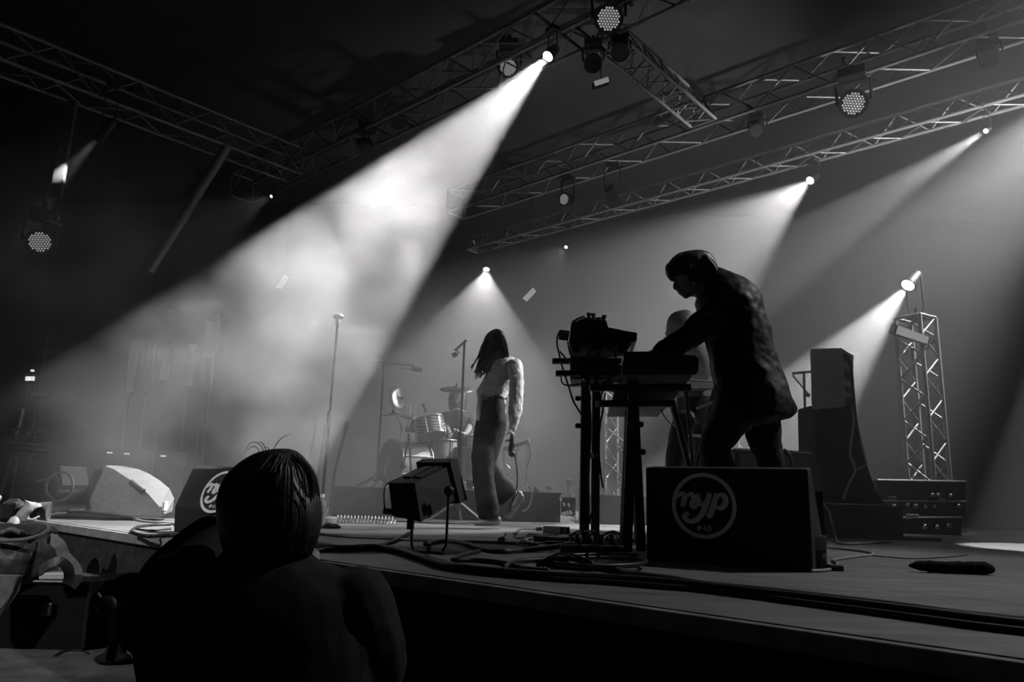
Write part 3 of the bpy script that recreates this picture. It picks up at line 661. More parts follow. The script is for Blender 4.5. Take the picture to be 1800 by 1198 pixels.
prof(mb, [(492, 788, 506, 788, 0.01), (474, 791, 520, 792, 0.042), (448, 800, 533, 804, 0.074), (416, 822, 551, 829, 0.10), (397, 848, 558, 855, 0.112), (388, 880, 560, 888, 0.118), (390, 917, 556, 913, 0.115), (394, 945, 549, 945, 0.105), (399, 964, 543, 966, 0.09), (420, 978, 530, 976, 0.06)], Y, n=32, sub=4)
random.seed(11)
for k in range(46):
    t = random.random(); a = 0.2 * t * 0 + math.pi * (1.03 + 0.94 * t); xx = 475 + 84 * math.cos(a) * -1; dy = -0.112 * abs(math.sin(a))
    limb(mb, [(at(475 + (xx - 475) * .6, 820 + 12 * random.random(), Y + dy * .8), 0.013), (at(xx, 885, Y + dy), 0.010), (at(xx + 2 * random.uniform(-1, 1), 935, Y + dy * .98), 0.008), (at(475 + (xx - 475) * .86, 968 + 10 * random.random(), Y + dy * .8), 0.004)], n=6, sub=3)
hr = fuse(mb, 'hair', M_hair, ph, voxel=0.0045, it=2)
mb = MB(); 
strands(mb, [[at(478, 794, Y), at(492, 772, Y), at(510, 762, Y - .01)], [at(460, 800, Y), at(448, 784, Y), at(432, 792, Y)], [at(466, 798, Y), at(456, 780, Y), at(440, 778, Y), at(430, 796, Y)], [at(470, 797, Y), at(462, 779, Y), at(453, 776, Y)], [at(476, 795, Y), at(470, 786, Y), at(462, 788, Y)]], 0.0009)
random.seed(21)
for k in range(70):
    a = math.pi * random.uniform(0.98, 2.02); sx_ = -math.cos(a); dz = math.sin(a); out = random.uniform(0.0, 0.006)
    strands(mb, [[at(492 + 26 * sx_ + random.uniform(-6, 6), 797 + random.uniform(0, 8), Y + .07 * dz - out), at(475 + 66 * sx_ + 8, 828, Y + .112 * dz - out), at(475 + 86 * sx_, 880 + random.uniform(-8, 8), Y + .122 * dz - out), at(475 + 84 * sx_ + random.uniform(-3, 3), 935, Y + .116 * dz - out), at(473 + 74 * sx_ + random.uniform(-6, 6), 968 + random.uniform(-6, 12), Y + .1 * dz - out)]], 0.0012, n=4)
mb.build('flyaway_strands', M_hair, hr)
mb = MB()   # jacket
prof(mb, [(398, 968, 542, 972, 0.075), (378, 984, 562, 986, 0.095), (330, 1000, 592, 996, 0.11), (283, 1020, 622, 1018, 0.125), (252, 1050, 650, 1050, 0.14), (243, 1095, 660, 1092, 0.15), (243, 1145, 668, 1140, 0.155), (252, 1200, 662, 1200, 0.16), (262, 1320, 650, 1320, 0.16), (275, 1430, 640, 1430, 0.16)], Y, n=32, sub=4)
prof(mb, [(402, 960, 540, 964, 0.08), (394, 974, 548, 978, 0.092)], Y, n=24)
limb(mb, [(at(300, 1035, Y + .02), 0.075), (at(272, 1090, Y + .06), 0.072), (at(262, 1060, Y + .18), 0.058), (at(288, 1004, Y + .22), 0.046), (at(322, 970, Y + .22), 0.040), (at(352, 944, Y + .20), 0.036), (at(368, 930, Y + .19), 0.034)])
limb(mb, [(at(622, 1055, Y), 0.075), (at(642, 1130, Y + .03), 0.078), (at(646, 1180, Y + .10), 0.07), (at(600, 1090, Y + .24), 0.05), (at(555, 1015, Y + .27), 0.04)])
limb(mb, [(at(335, 1000, Y + .06), 0.05), (at(372, 965, Y + .12), 0.045), (at(392, 935, Y + .15), 0.03)])
fuse(mb, 'jacket', M_jacket, ph, voxel=0.008, it=2, disp=0.012, dscale=0.12)
mb = MB()
for s, x in ((-1, 380), (1, 530)):
    hip = at(x, 1440, Y); hip.z = 0.13
    limb(mb, [(hip, 0.12), (hip + Vector((s * 0.16, 0.42, 0.06)), 0.09), (hip + Vector((-s * 0.02, 0.6, -0.05)), 0.07)])
fuse(mb, 'trousers', M_trouser, ph, voxel=0.012)
MB().tube([at(286, 978, Y + .19) , at(292, 984, Y + .155), at(303, 1000, Y + .16)], 0.006, n=6).build('cuff_button_tab', M_darkmetal, ph)
cm = empty('photo_camera', at(455, 905, Y + .2), 'dark camera held up by the seated photographer, mostly hidden by his head', 'camera')
MB().box(at(455, 905, Y + .20), (0.135, 0.06, 0.095), bevel=0.012).build('body', M_black, cm)
MB().lathe([(0.036, 0), (0.04, 0.02), (0.038, 0.10), (0.042, 0.12)], at(455, 905, Y + .23), (0, 1, 0), n=24).build('lens_barrel', M_black, cm, smooth=True)

# --- the photographer crouching at the far left, raising a camera
Y = 4.0
lp = empty('person', Vector((at(-40, 1000, Y).x, Y, 0)), 'photographer crouching at the left picture edge holding a brightly lit camera', 'person')
mb = MB()
prof(mb, [(-55, 838, -20, 838, 0.05), (-62, 850, -10, 850, 0.08), (-62, 872, -6, 872, 0.085), (-56, 890, -6, 890, 0.075), (-44, 902, -12, 902, 0.05)], Y)
mb.ball(at(-3, 875, Y), (0.018, 0.016, 0.02)); mb.ball(at(-7, 890, Y), (0.016, 0.024, 0.014))
limb(mb, [(at(-40, 895, Y), 0.055), (at(-46, 915, Y), 0.06)])
prof(mb, [(-80, 925, -12, 920, 0.15), (-95, 960, -15, 960, 0.19), (-95, 1020, -15, 1020, 0.17), (-90, 1060, -20, 1060, 0.16)], Y)
limb(mb, [(at(-30, 935, Y - .15), 0.055), (at(-5, 965, Y - .18), 0.045), (at(18, 930, Y - .12), 0.034), (at(26, 915, Y - .07), 0.028)])
limb(mb, [(at(-30, 935, Y + .15), 0.055), (at(-5, 965, Y + .16), 0.045), (at(22, 930, Y + .08), 0.034), (at(34, 915, Y + .05), 0.028)])
hand(mb, at(28, 920, Y - .06), (0.45, 0.25, 1), (0.2, 0.9, 0.1), 0.18, 0.5)
hand(mb, at(40, 922, Y + .03), (0.55, -0.1, 1), (0.0, -0.9, 0.3), 0.18, 0.5)
hp = at(-60, 1055, Y)
for s in (-1, 1):
    kn = hp + Vector((0.28, s * 0.12, 0.05)); fo = kn + Vector((-0.08, 0, 0)); fo.z = 0.05
    limb(mb, [(hp + Vector((0, s * .09, 0)), 0.09), (kn, 0.065), (Vector((fo.x, fo.y, 0.28)), 0.055), (fo, 0.045), (fo + Vector((0.14, 0, -0.01)), 0.035)])
fuse(mb, 'body', M_skin, lp, voxel=0.009, it=2)
mb = MB(); prof(mb, [(-58, 832, -18, 832, 0.05), (-68, 846, -8, 844, 0.095), (-70, 872, -22, 868, 0.10), (-66, 900, -34, 892, 0.08)], Y); fuse(mb, 'hair', M_hair, lp, voxel=0.01)
mb = MB(); prof(mb, [(-66, 908, -24, 906, 0.09), (-92, 928, -8, 926, 0.19), (-104, 965, -8, 965, 0.21), (-104, 1060, -10, 1060, 0.20)], Y)
limb(mb, [(at(-30, 932, Y - .15), 0.075), (at(-6, 962, Y - .18), 0.062), (at(14, 938, Y - .13), 0.046)]); limb(mb, [(at(-30, 932, Y + .15), 0.075), (at(-6, 962, Y + .16), 0.062), (at(14, 938, Y + .09), 0.046)])
fuse(mb, 'jacket', M_jacket, lp, voxel=0.011, disp=0.015)
mb = MB()
for s in (-1, 1):
    kn = hp + Vector((0.28, s * 0.12, 0.05)); limb(mb, [(hp + Vector((0, s * .09, 0)), 0.11), (kn, 0.085), (Vector((kn.x - .06, kn.y, 0.3)), 0.075), (Vector((kn.x - .08, kn.y, 0.1)), 0.065)])
fuse(mb, 'trousers', mat('grey_trouser_cloth', 0.12, 0.85, noise=0.2, scale=20, bump=0.2), lp, voxel=0.011, disp=0.015)
cm = empty('photo_camera', at(20, 897, Y), 'grey and black camera with a long lens raised at the left picture edge', 'camera')
dl = (at(72, 898, Y + .04) - at(20, 897, Y)).normalized(); Mx = rot_to(dl, (0, 1, 0))
MB().box(at(22, 897, Y), (0.14, 0.10, 0.07), Mx, bevel=0.014).build('body', M_black, cm)
MB().box(at(24, 884, Y), (0.06, 0.045, 0.06), Mx, bevel=0.012).build('viewfinder_hump', M_darkmetal, cm)
smooth_by_angle(MB().lathe([(0.036, 0), (0.038, 0.02), (0.036, 0.05), (0.040, 0.055), (0.041, 0.10), (0.047, 0.105), (0.05, 0.15), (0.043, 0.15), (0.04, 0.14)], at(30, 897, Y + .01), dl, n=24).build('lens_barrel', mat('lens_barrel_grey', 0.12, 0.35), cm))
MB().lathe([(0.001, 0.0), (0.040, 0.002)], at(30, 897, Y + .01) + dl * 0.146, dl, n=20).build('front_glass', M_chrome, cm)

# ---------------------------------------------------------------- wedges, amps and the printed emblem
M_print = mat('white_print', 0.75, 0.7, noise=0.12, scale=90)
M_wedge = mat('black_textured_paint', 0.008, 0.7, noise=0.3, scale=60, bump=0.35, bscale=400)
M_whitecab = mat('pale_grey_cabinet', 0.17, 0.6, noise=0.15, scale=30, bump=0.12, bscale=200)
M_grille = mat('steel_mesh_grille', 0.05, 0.5, metal=0.4, noise=0.5, scale=300)
def ribbon(mb, pts, w, o, ex, ey, nrm, th=0.002, sub=6):
    """flat brush stroke in the plane (o, ex, ey); w may vary along it"""
    P = spline([Vector((p[0], p[1], 0)) for p in pts], sub); W = spline([Vector((x, 0, 0)) for x in (w if isinstance(w, (list, tuple)) else [w] * len(pts))], sub)
    prev = None
    for i in range(len(P)):
        t = P[min(i + 1, len(P) - 1)] - P[max(i - 1, 0)]; t.normalize(); s = Vector((-t.y, t.x, 0)) * W[i].x / 2
        a, b = P[i] + s, P[i] - s
        q = [mb.bm.verts.new(o + ex * v.x + ey * v.y + nrm * h) for v, h in ((a, th), (b, th), (b, 0.0002), (a, 0.0002))]
        if prev:
            for k in range(4): mb.bm.faces.new((prev[k], prev[(k + 1) % 4], q[(k + 1) % 4], q[k]))
        else: mb.bm.faces.new(q[::-1])
        prev = q
    mb.bm.faces.new(prev)
def emblem(parent, o, ex, ey, r):
    """ring with the joined script letters n y p and the small number below"""
    nrm = ex.cross(ey).normalized(); e = empty('emblem', o); e.parent = parent; e.matrix_local = local(parent) @ Matrix.Translation(o)
    X, Z = ex.normalized() * r, ey.normalized() * r
    mb = MB(); n = 48
    for k in range(n):
        a0, a1 = 2 * math.pi * k / n, 2 * math.pi * (k + 1) / n
        q = [o + (X * math.cos(a) + Z * math.sin(a)) * f + nrm * 0.0015 for a, f in ((a0, 1), (a1, 1), (a1, 0.875), (a0, 0.875))]
        mb.bm.faces.new([mb.bm.verts.new(v) for v in q])
    mb.build('ring', M_print, e, recalc=False)
    L = [('letter', [(-0.86, 0.20), (-0.72, 0.33), (-0.60, 0.30), (-0.60, 0.12), (-0.68, -0.06)], [0.08, 0.13, 0.17, 0.17, 0.14]),
         ('letter', [(-0.62, 0.10), (-0.50, 0.28), (-0.36, 0.33), (-0.30, 0.22), (-0.36, 0.02), (-0.30, -0.06), (-0.18, 0.02), (-0.08, 0.20)], [0.06, 0.10, 0.15, 0.17, 0.17, 0.13, 0.09, 0.08]),
         ('letter', [(-0.16, 0.36), (-0.17, 0.20), (-0.12, 0.06), (0.02, 0.06), (0.12, 0.22)], [0.10, 0.16, 0.16, 0.11, 0.08]),
         ('letter', [(0.20, 0.38), (0.10, 0.10), (-0.02, -0.20), (-0.20, -0.42), (-0.44, -0.50), (-0.60, -0.40), (-0.56, -0.28), (-0.46, -0.30)], [0.14, 0.18, 0.18, 0.16, 0.14, 0.14, 0.15, 0.12]),
         ('letter', [(0.42, 0.38), (0.32, 0.06), (0.20, -0.26), (0.10, -0.34)], [0.14, 0.18, 0.18, 0.14]),
         ('letter', [(0.38, 0.22), (0.52, 0.34), (0.66, 0.28), (0.66, 0.08), (0.54, -0.06), (0.38, -0.02)], [0.08, 0.13, 0.17, 0.18, 0.15, 0.10])]
    mb = MB()
    for _, p, w in L: ribbon(mb, p, w, o, X, Z, nrm * 1.0)
    mb.build('script_letters', M_print, e)
    mb = MB(); s = 0.11; z0 = -0.68
    def seg(x, pts): ribbon(mb, [(x + a * s, z0 + b * s) for a, b in pts], 0.035, o, X, Z, nrm, sub=1)
    seg(-0.16, [(-0.25, -0.7), (-0.05, 0.7)]); seg(-0.16, [(0.25, -0.7), (0.45, 0.7)]); seg(-0.16, [(-0.5, 0.25), (0.7, 0.25)]); seg(-0.16, [(-0.6, -0.25), (0.6, -0.25)])
    seg(0.0, [(0.35, -0.7), (0.45, 0.7), (-0.45, -0.2), (0.7, -0.2)])
    seg(0.16, [(0.6, 0.7), (-0.3, 0.7), (-0.4, 0.1), (0.3, 0.15), (0.45, -0.25), (0.1, -0.7), (-0.5, -0.6)])
    mb.build('number', M_print, e)
    return e
def wedge(a, b, prof_pts, label, mat_, name='monitor_wedge', group='stage monitor wedges'):
    """cabinet whose back face runs from floor point a to b; prof_pts = (distance behind the face, height)"""
    a, b = Vector(a), Vector(b); ex = (b - a).normalized(); n = Vector((-ex.y, ex.x, 0))
    if n.y < 0: n = -n
    t = empty(name, (a + b) / 2, label, 'stage monitor', group)
    mb = MB(); mb.prism([a + n * d + Vector((0, 0, h)) for d, h in prof_pts], b - a)
    bmesh.ops.bevel(mb.bm, geom=mb.bm.edges[:], offset=0.008, segments=2, affect='EDGES', profile=0.5)
    mb.build('cabinet', mat_, t)
    return t, ex, n
# black wedge in front of the man in the coat
BL, BR = onz(1136, 985), onz(1430, 1006)
w, ex, n = wedge(BL, BR, [(0, 0), (0, 0.415), (0.10, 0.425), (0.45, 0.10), (0.45, 0)], 'large black stage monitor with faint round emblem before the man in the coat', M_wedge)
h0 = (BR - BL).length
MB().prism([BL + ex * 0.03 + n * (0.12) + Vector((0, 0, 0.415)), BR - ex * 0.03 + n * 0.12 + Vector((0, 0, 0.415)), BR - ex * 0.03 + n * 0.43 + Vector((0, 0, 0.127)), BL + ex * 0.03 + n * 0.43 + Vector((0, 0, 0.127))], n * 0.01 + Vector((0, 0, 0.01))).build('grille', M_grille, w)
dC = ray(1237, 888); k = (BL - CAM).dot(n) / dC.dot(n)
emblem(w, CAM + dC * k - n * 0.0015, ex, Vector((0, 0, 1)), 0.142)
# black wedge behind the seated photographer's head
BL, BR = onz(305, 934), onz(424, 942)
w, ex, n = wedge(BL, BR, [(0, 0), (-0.015, 0.145), (0.085, 0.375), (0.17, 0.385), (0.44, 0.10), (0.42, 0)], 'black stage monitor with a clear white round emblem beside the photographer\'s head', M_wedge)
pa = BL - n * 0.015 + Vector((0, 0, 0.145)); pb = BL + n * 0.085 + Vector((0, 0, 0.375)); ey = (pb - pa).normalized(); nn = ex.cross(ey)
dC = ray(386, 864); k = (pa - CAM).dot(nn) / dC.dot(nn)
emblem(w, CAM + dC * k + nn * 0.001, ex, ey, 0.132)
mb = MB()
for i in range(28): mb.box(BL + ex * (0.02 + (BR - BL).length * i / 29) + n * 0.12 + Vector((0, 0, 0.386)), (0.008, 0.05, 0.006), rot_to((0, 0, 1), ex))
o = mb.build('grille_rim', M_alu, w); o['kind'] = 'stuff'
# pale wedge at the far end, seen from its side
Yw = 5.6
near = [(157, 879), (185, 819), (200, 824), (223, 839), (245, 854), (262, 869), (279, 889), (290, 903), (285, 907), (262, 910), (161, 897)]
far = [(168, 876), (190, 817), (214, 818), (243, 824), (262, 832), (281, 844), (298, 858), (306, 876), (303, 898), (280, 902), (176, 892)]
w = empty('monitor_wedge', onz(230, 906), 'pale grey stage monitor with a curved top seen from its side', 'stage monitor', 'stage monitor wedges')
mb = MB(); mb.loft([[at(x, y, Yw) for x, y in near], [at(x, y, Yw + .42) for x, y in far]])
mb.build('cabinet', M_whitecab, w)
MB().tube([at(230, 846, Yw - .012), at(252, 864, Yw - .012)], 0.022, n=10).build('handle_recess', M_black, w)
MB().tube([at(232, 843, Yw - .028), at(253, 860, Yw - .028)], 0.008, n=8).build('handle', M_whitecab, w)
MB().box(at(290, 889, Yw + .02), (0.02, 0.06, 0.07), bevel=.004).build('corner_label', M_print, w)
# dark flat case standing behind it
c_ = empty('speaker_cabinet', onz(165, 897), 'narrow dark case leaning behind the pale curved monitor', 'case')
MB().loft([[at(x, y, 6.5) for x, y in ((148, 868), (166, 826), (180, 824), (172, 892), (152, 897))], [at(x, y, 6.9) for x, y in ((148, 868), (166, 826), (180, 824), (172, 890), (152, 894))]]).build('cabinet', M_skirt, c_)
# amplifier behind the man in the coat
c_ = empty('guitar_amplifier', onz(1365, 925), 'low black amplifier with a woven front behind the legs of the man in the coat', 'amplifier')
A = [at(x, y, 5.3) for x, y in ((1292, 787), (1427, 793), (1436, 848), (1430, 930), (1290, 930))]
for p in A[3:]: p.z = STAGE_Z
MB().loft([A, [p + Vector((0.05, 0.34, 0)) for p in A]]).build('cabinet', M_wedge, c_)
MB().loft([[at(x, y, 5.285) for x, y in ((1300, 797), (1420, 802), (1428, 847), (1300, 850))], [at(x, y, 5.31) for x, y in ((1300, 797), (1420, 802), (1428, 847), (1300, 850))]]).build('grille', M_grille, c_)
mb = MB()
for i in range(34): mb.ball(at(1294 + 132 * i / 33, 789.5 + 6 * i / 33, 5.29), 0.006, u=6, v=4)
o = mb.build('edge_studs', M_alu, c_); o['kind'] = 'stuff'
MB().tube(spline([at(1378, 790, 5.0), at(1388, 800, 4.98), at(1392, 822, 4.98), at(1391, 850, 5.0), at(1390, 905, 5.0)], 6), 0.012, n=8).build('cable_loop', M_rubber, c_)
# ridged cylinder side behind the big wedge
c_ = empty('ridged_case', onz(1440, 946), 'dark ridged case standing upright beside the big black monitor', 'case')
mb = MB()
for i in range(9):
    x = 1424 + 2.5 * i; mb.loft([[at(x, 863, 3.75), at(x + 1.7, 863, 3.75), at(x + 6.7, 946, 3.75), at(x + 5.0, 946, 3.75)], [at(x, 863, 3.95), at(x + 1.7, 863, 3.95), at(x + 6.7, 946, 3.95), at(x + 5.0, 946, 3.95)]])
o = mb.build('ridges', M_darkmetal, c_); o['kind'] = 'stuff'
MB().loft([[at(1420, 864, 3.77), at(1445, 864, 3.77), at(1450, 944, 3.77), at(1426, 944, 3.77)], [at(1420, 864, 3.97), at(1445, 864, 3.97), at(1450, 944, 3.97), at(1426, 944, 3.97)]]).build('body', M_black, c_)
# plastic cup
M_cup = mat('clear_plastic', 0.8, 0.15); M_cup.node_tree.nodes['Principled BSDF'].inputs['Transmission Weight'].default_value = 0.85
M_cup.node_tree.nodes['Principled BSDF'].inputs['IOR'].default_value = 1.15
cb = onz(1443, 1001)
c_ = empty('plastic_cup', cb, 'clear plastic cup half full of dark drink beside the big black monitor', 'cup')
MB().lathe([(0.024, 0.002), (0.0325, 0.138), (0.034, 0.14), (0.031, 0.138), (0.0225, 0.006)], cb, (0, 0, 1), n=24).build('cup_wall', M_cup, c_, smooth=True)
MB().lathe([(0.022, 0.008), (0.0265, 0.072), (0.001, 0.073)], cb, (0, 0, 1), n=24).build('drink', M_black, c_, smooth=True)
tape = MB().box(cb + Vector((0.05, -0.02, 0.012)), (0.06, 0.05, 0.024), bevel=.006).build('cable_plug', M_rubber); tag(tape, 'small black plug lying against the plastic cup', 'plug')
# rolled cloth
mb = MB(); p0, p1 = onz(1600, 1004), onz(1742, 1010)
pts = [p0 + (p1 - p0) * t + Vector((0, 0, 0.024 + 0.002 * math.sin(9 * t))) for t in (0, .08, .2, .4, .6, .8, .93, 1)]
limb(mb, list(zip(pts, (0.008, 0.017, 0.024, 0.026, 0.027, 0.028, 0.026, 0.02))), n=14)
o = fuse(mb, 'rolled_cloth', M_blackfab, None, voxel=0.006, disp=0.01, dscale=0.03); tag(o, 'rolled black cloth lying alone on the bare stage floor at the right', 'cloth')

# ---------------------------------------------------------------- speaker stack on the near side
Ys = 6.4
c_ = empty('cloth_covered_riser', onz(1515, 945), 'low riser covered in dark cloth carrying the speaker stack', 'riser')
A = [at(1438, 884, Ys - .25), at(1586, 890, Ys - .25), at(1588, 942, Ys - .25), at(1440, 942, Ys - .25)]
for p in A[2:]: p.z = STAGE_Z
MB().loft([A, [p + Vector((0.25, 0.9, 0)) for p in A]]).build('box', M_blackfab, c_)
MB().box((A[2] + A[3]) / 2 + Vector((0.12, -0.06, 0.012)), ((A[2] - A[3]).length + .28, 0.07, 0.024), rot_to((0, 0, 1), A[2] - A[3])).build('base_rail', M_rubber, c_)
c_ = empty('covered_subwoofer', at(1475, 884, Ys), 'tall dark cabinet under a black cloth below the grey speaker', 'speaker')
mb = MB(); rings = []
for (xl, xr, y, w_) in ((1421, 1497, 714, .20), (1421, 1500, 722, .21), (1423, 1505, 760, .22), (1426, 1515, 810, .23), (1432, 1530, 860, .25), (1436, 1546, 884, .26)):
    a, b = at(xl, y, Ys), at(xr, y + 1, Ys); ring = []
    for k in range(40):
        t = 2 * math.pi * k / 40; cs, sn = math.cos(t), math.sin(t); f = (y - 714) / 170
        rr = 1 + 0.035 * f * math.sin(11 * t + y * .02) + 0.02 * f * math.sin(5 * t)
        ring.append((a + b) / 2 + (b - a) / 2 * math.copysign(abs(cs) ** .35, cs) * rr + Vector((0, 1, 0)) * w_ * math.copysign(abs(sn) ** .35, sn) * rr + Vector((0, .1, 0)))
    rings.append(ring)
mb.loft(rings).build('cloth', M_blackfab, c_, smooth=True)
c_ = empty('side_fill_speaker', at(1455, 716, Ys), 'grey side speaker with black handles standing on the cloth-covered cabinet', 'speaker')
fr = [at(1424, 613, Ys - .12), at(1478, 611, Ys - .12), at(1483, 715, Ys - .12), at(1427, 719, Ys - .12)]
bk = [at(1424, 613, Ys + .2) + Vector((0.0, 0, 0)), at(1500, 626, Ys + .2), at(1500, 716, Ys + .2), at(1427, 719, Ys + .2)]
bk[0].z = fr[0].z; bk[1].z = fr[1].z; bk[2].z = fr[2].z; bk[3].z = fr[3].z
mb = MB(); mb.loft([fr, bk]); mb.build('cabinet', mat('grey_speaker_paint', 0.4, 0.7, noise=0.2, scale=40, bump=0.2, bscale=250), c_)
sx = (bk[1] - fr[1]).normalized(); dn = (fr[2] - fr[1])
for t0, t1 in ((0.06, 0.2), (0.3, 0.52), (0.6, 0.72), (0.78, 0.96)):
    p = fr[1] + (bk[1] - fr[1]) * 0.42 + dn * (t0 + t1) / 2
    MB().ball(p + Vector((0.004, -0.01, 0)), ((bk[1] - fr[1]).length * 0.27, 0.012, dn.length * (t1 - t0) / 2), rot_to((0, 0, 1), sx), u=16, v=8).build('handle_cup', M_black, c_, smooth=True)
for (pts, r_, lab) in (([(1484, 622), (1493, 630), (1498, 665), (1501, 705), (1505, 745), (1510, 770)], .012, 'dark cable hanging down the right side of the grey speaker'),
                       ([(1497, 714), (1501, 740), (1496, 775), (1495, 800), (1503, 826), (1492, 850), (1482, 877)], .011, 'pale cable falling down the black cloth below the grey speaker'),
                       ([(1505, 738), (1514, 780), (1521, 808), (1522, 816), (1506, 826)], .008, 'thin pale cable forking across the black cloth')):
    tag(MB().tube(spline([at(x, y, Ys - .20 - (0.1 if y > 840 else 0)) for x, y in pts], 6), r_, n=7).build('cable', mat('pale_grey_cable', 0.3, 0.5) if 'pale' in lab else M_rubber, None, smooth=True), lab, 'cable')
M_palecable = bpy.data.materials['pale_grey_cable']
# small stand with a crossbar behind the speaker
c_ = empty('boom_stand', onz(1419, 925), 'thin chrome stand with a crossbar standing between the coat and the grey speaker', 'stand')
Yq = 6.9
rod('crossbar', at(1393, 656, Yq), at(1426, 653, Yq), 0.012, M_chrome, c_); rod('stem', at(1413, 655, Yq), at(1421, 900, Yq), 0.013, M_chrome, c_)
rod('brace', at(1393, 659, Yq), at(1419, 690, Yq), 0.009, M_chrome, c_); MB().ball(at(1420, 694, Yq), 0.022, u=10, v=8).build('clamp', M_chrome, c_)
b_ = Vector((at(1421, 900, Yq).x, Yq, STAGE_Z))
for a_ in (0.4, 2.5, 4.6): rod('foot', b_ + Vector((0, 0, 0.16)), b_ + Vector((math.cos(a_) * .25, math.sin(a_) * .25, 0.012)), 0.010, M_chrome, c_)
rod('lower_tube', at(1421, 898, Yq), b_ + Vector((0, 0, 0.1)), 0.014, M_darkmetal, c_)
# equipment racks behind the stack
def rack(quad, Yr, dep, label, marks, knobs):
    a, b, c2, d2 = [at(x, y, Yr) for x, y in quad]; e = empty('equipment_rack', (c2 + d2) / 2, label, 'rack', 'equipment racks behind the speaker stack')
    MB().loft([[a, b, c2, d2], [p + Vector((0.05, dep, 0)) for p in (a, b, c2, d2)]]).build('case', M_wedge, e)
    for x, y, wd, ht in marks: MB().box(at(x, y, Yr - .012), (wd, 0.02, ht), bevel=0.003).build('label_plate', M_print, e)
    for x, y in knobs: MB().lathe([(0.02, 0), (0.026, 0.01), (0.022, 0.05), (0.012, 0.055)], at(x, y, Yr), (0, -1, 0), n=12).build('latch', M_chrome, e, smooth=True)
    MB().tube([a + Vector((0, -.012, 0)), b + Vector((0, -.012, 0))], 0.012, n=6).build('edge_bar', M_alu, e)
    return e
rack([(1541, 843), (1697, 846), (1697, 880), (1541, 879)], 7.6, .6, 'uppermost long dark equipment case behind the speaker stack', [(1569, 875, .07, .04)], [])
rack([(1541, 880), (1697, 881), (1697, 908), (1541, 908)], 7.6, .6, 'dark equipment rack with a row of shiny latches behind the truss tower foot', [(1569, 876, .05, .03), (1655, 878, .07, .03)], [(1635, 870), (1645, 870), (1667, 871), (1568, 889), (1592, 888), (1606, 889), (1624, 890), (1640, 890), (1681, 889)])
rack([(1586, 909), (1690, 909), (1690, 943), (1586, 942)], 7.4, .5, 'lowest dark equipment case standing on the stage behind the riser', [(1604, 905, .12, .02)], [(1622, 925), (1643, 926), (1664, 923)])

# ---------------------------------------------------------------- truss towers
M_plate = M_alu
def tower(px, py, Yt, top_z, size, label, rz):
    b = at(px, py, Yt); b.z = STAGE_Z
    t = truss(b + Vector((0, 0, 0.03)), Vector((b.x, b.y, top_z)), size, 0.5, label, group='upright truss towers', r=0.024, name='truss_tower', upv=(math.cos(rz), math.sin(rz), 0))
    MB().box(b + Vector((0, 0, 0.012)), (size * 1.6, size * 1.6, 0.02), Matrix.Rotation(rz, 3, 'Z')).build('base_plate', M_plate, t)
    return t
tower(1638, 900, 8.3, 2.95, 0.30, 'tall upright truss tower standing by itself at the right below the glaring spotlight', 0.5)
tower(1300, 900, 8.9, 2.9, 0.28, 'truss tower mostly hidden behind the man in the coat', 0.5)
tower(1092, 880, 9.4, 2.35, 0.30, 'pale truss tower glimpsed between the keyboard stand legs', 0.9)
def panel_lamp(quad, Yp, label, wire=False, back=(0, .12, .03)):
    q = [at(x, y, Yp) for x, y in quad]; e = empty('panel_lamp', sum(q, Vector()) / 4, label, 'stage lamp', 'flat panel lamps')
    c0 = sum(q, Vector()) / 4; big = [c0 + (p - c0) * 1.12 for p in q]
    MB().loft([[p + Vector((0, .006, 0)) for p in big], [p + Vector(back) for p in big]]).build('housing', M_fixture, e)
    MB().loft([[p - Vector((0, .004, 0)) for p in q], [p + Vector((0, .006, 0)) for p in q]]).build('lit_face', M_panel, e)
    if wire: rod('suspension_wire', c0 + Vector((0, .05, 0)), Vector((c0.x, c0.y + .05, 5.8)), .004, M_darkmetal, e)
    return e
panel_lamp([(1579, 572), (1633, 592), (1630, 604), (1575, 586)], 8.05, 'flat lit panel lamp clamped across the tall truss tower')
panel_lamp([(918, 524), (937, 505), (943, 512), (926, 530)], hang(931, 518, N2 - .21).y - .05, 'small lit panel lamp floating in haze right of the wide cone', True)
panel_lamp([(1044, 143), (1069, 135), (1071, 143), (1046, 151)], hang(1057, 143, N3 - .21).y - .05, 'small dim panel lamp under the top trusses', True)
panel_lamp([(485, 505), (500, 481), (508, 487), (495, 508)], hang(497, 495, N3 - .21).y - .05, 'small pale panel lamp inside the smoky beam', True)

# ---------------------------------------------------------------- drum riser and drum kit
M_riser = mat('riser_black_cloth', 0.012, 0.9, noise=0.3, scale=25, bump=0.3, spec=0.1)
RZ = STAGE_Z + 0.30
def riser(x0, x1, Yr, dep, label, h=0.30):
    a = at(x0, 900, Yr); b = at(x1, 900, Yr); c = Vector(((a.x + b.x) / 2, Yr + dep / 2, STAGE_Z + h / 2))
    e = empty('stage_riser', (c.x, c.y, STAGE_Z), label, 'riser')
    MB().box(c - Vector((0, 0, .01)), (b.x - a.x, dep, h - .02), bevel=.004).build('skirt', M_riser, e)
    MB().box(c + Vector((0, 0, h / 2 - .01)), (b.x - a.x + .02, dep + .02, 0.02), bevel=.004).build('top_board', M_wedge, e)
    return e
riser(583, 985, 7.7, 2.3, 'low black riser under the drum kit')
riser(1052, 1290, 7.6, 1.6, 'low black riser seen behind the keyboard stand legs', 0.29)
M_cymbal = mat('bronze_cymbal', 0.62, 0.30, metal=1.0, noise=0.12, scale=18)
M_drumhead = mat('smoky_drum_head', 0.16, 0.4, noise=0.15, scale=10)
M_shell = mat('clear_grey_shell', 0.35, 0.2, noise=0.2, scale=8)
M_white = mat('white_plastic', 0.7, 0.5)
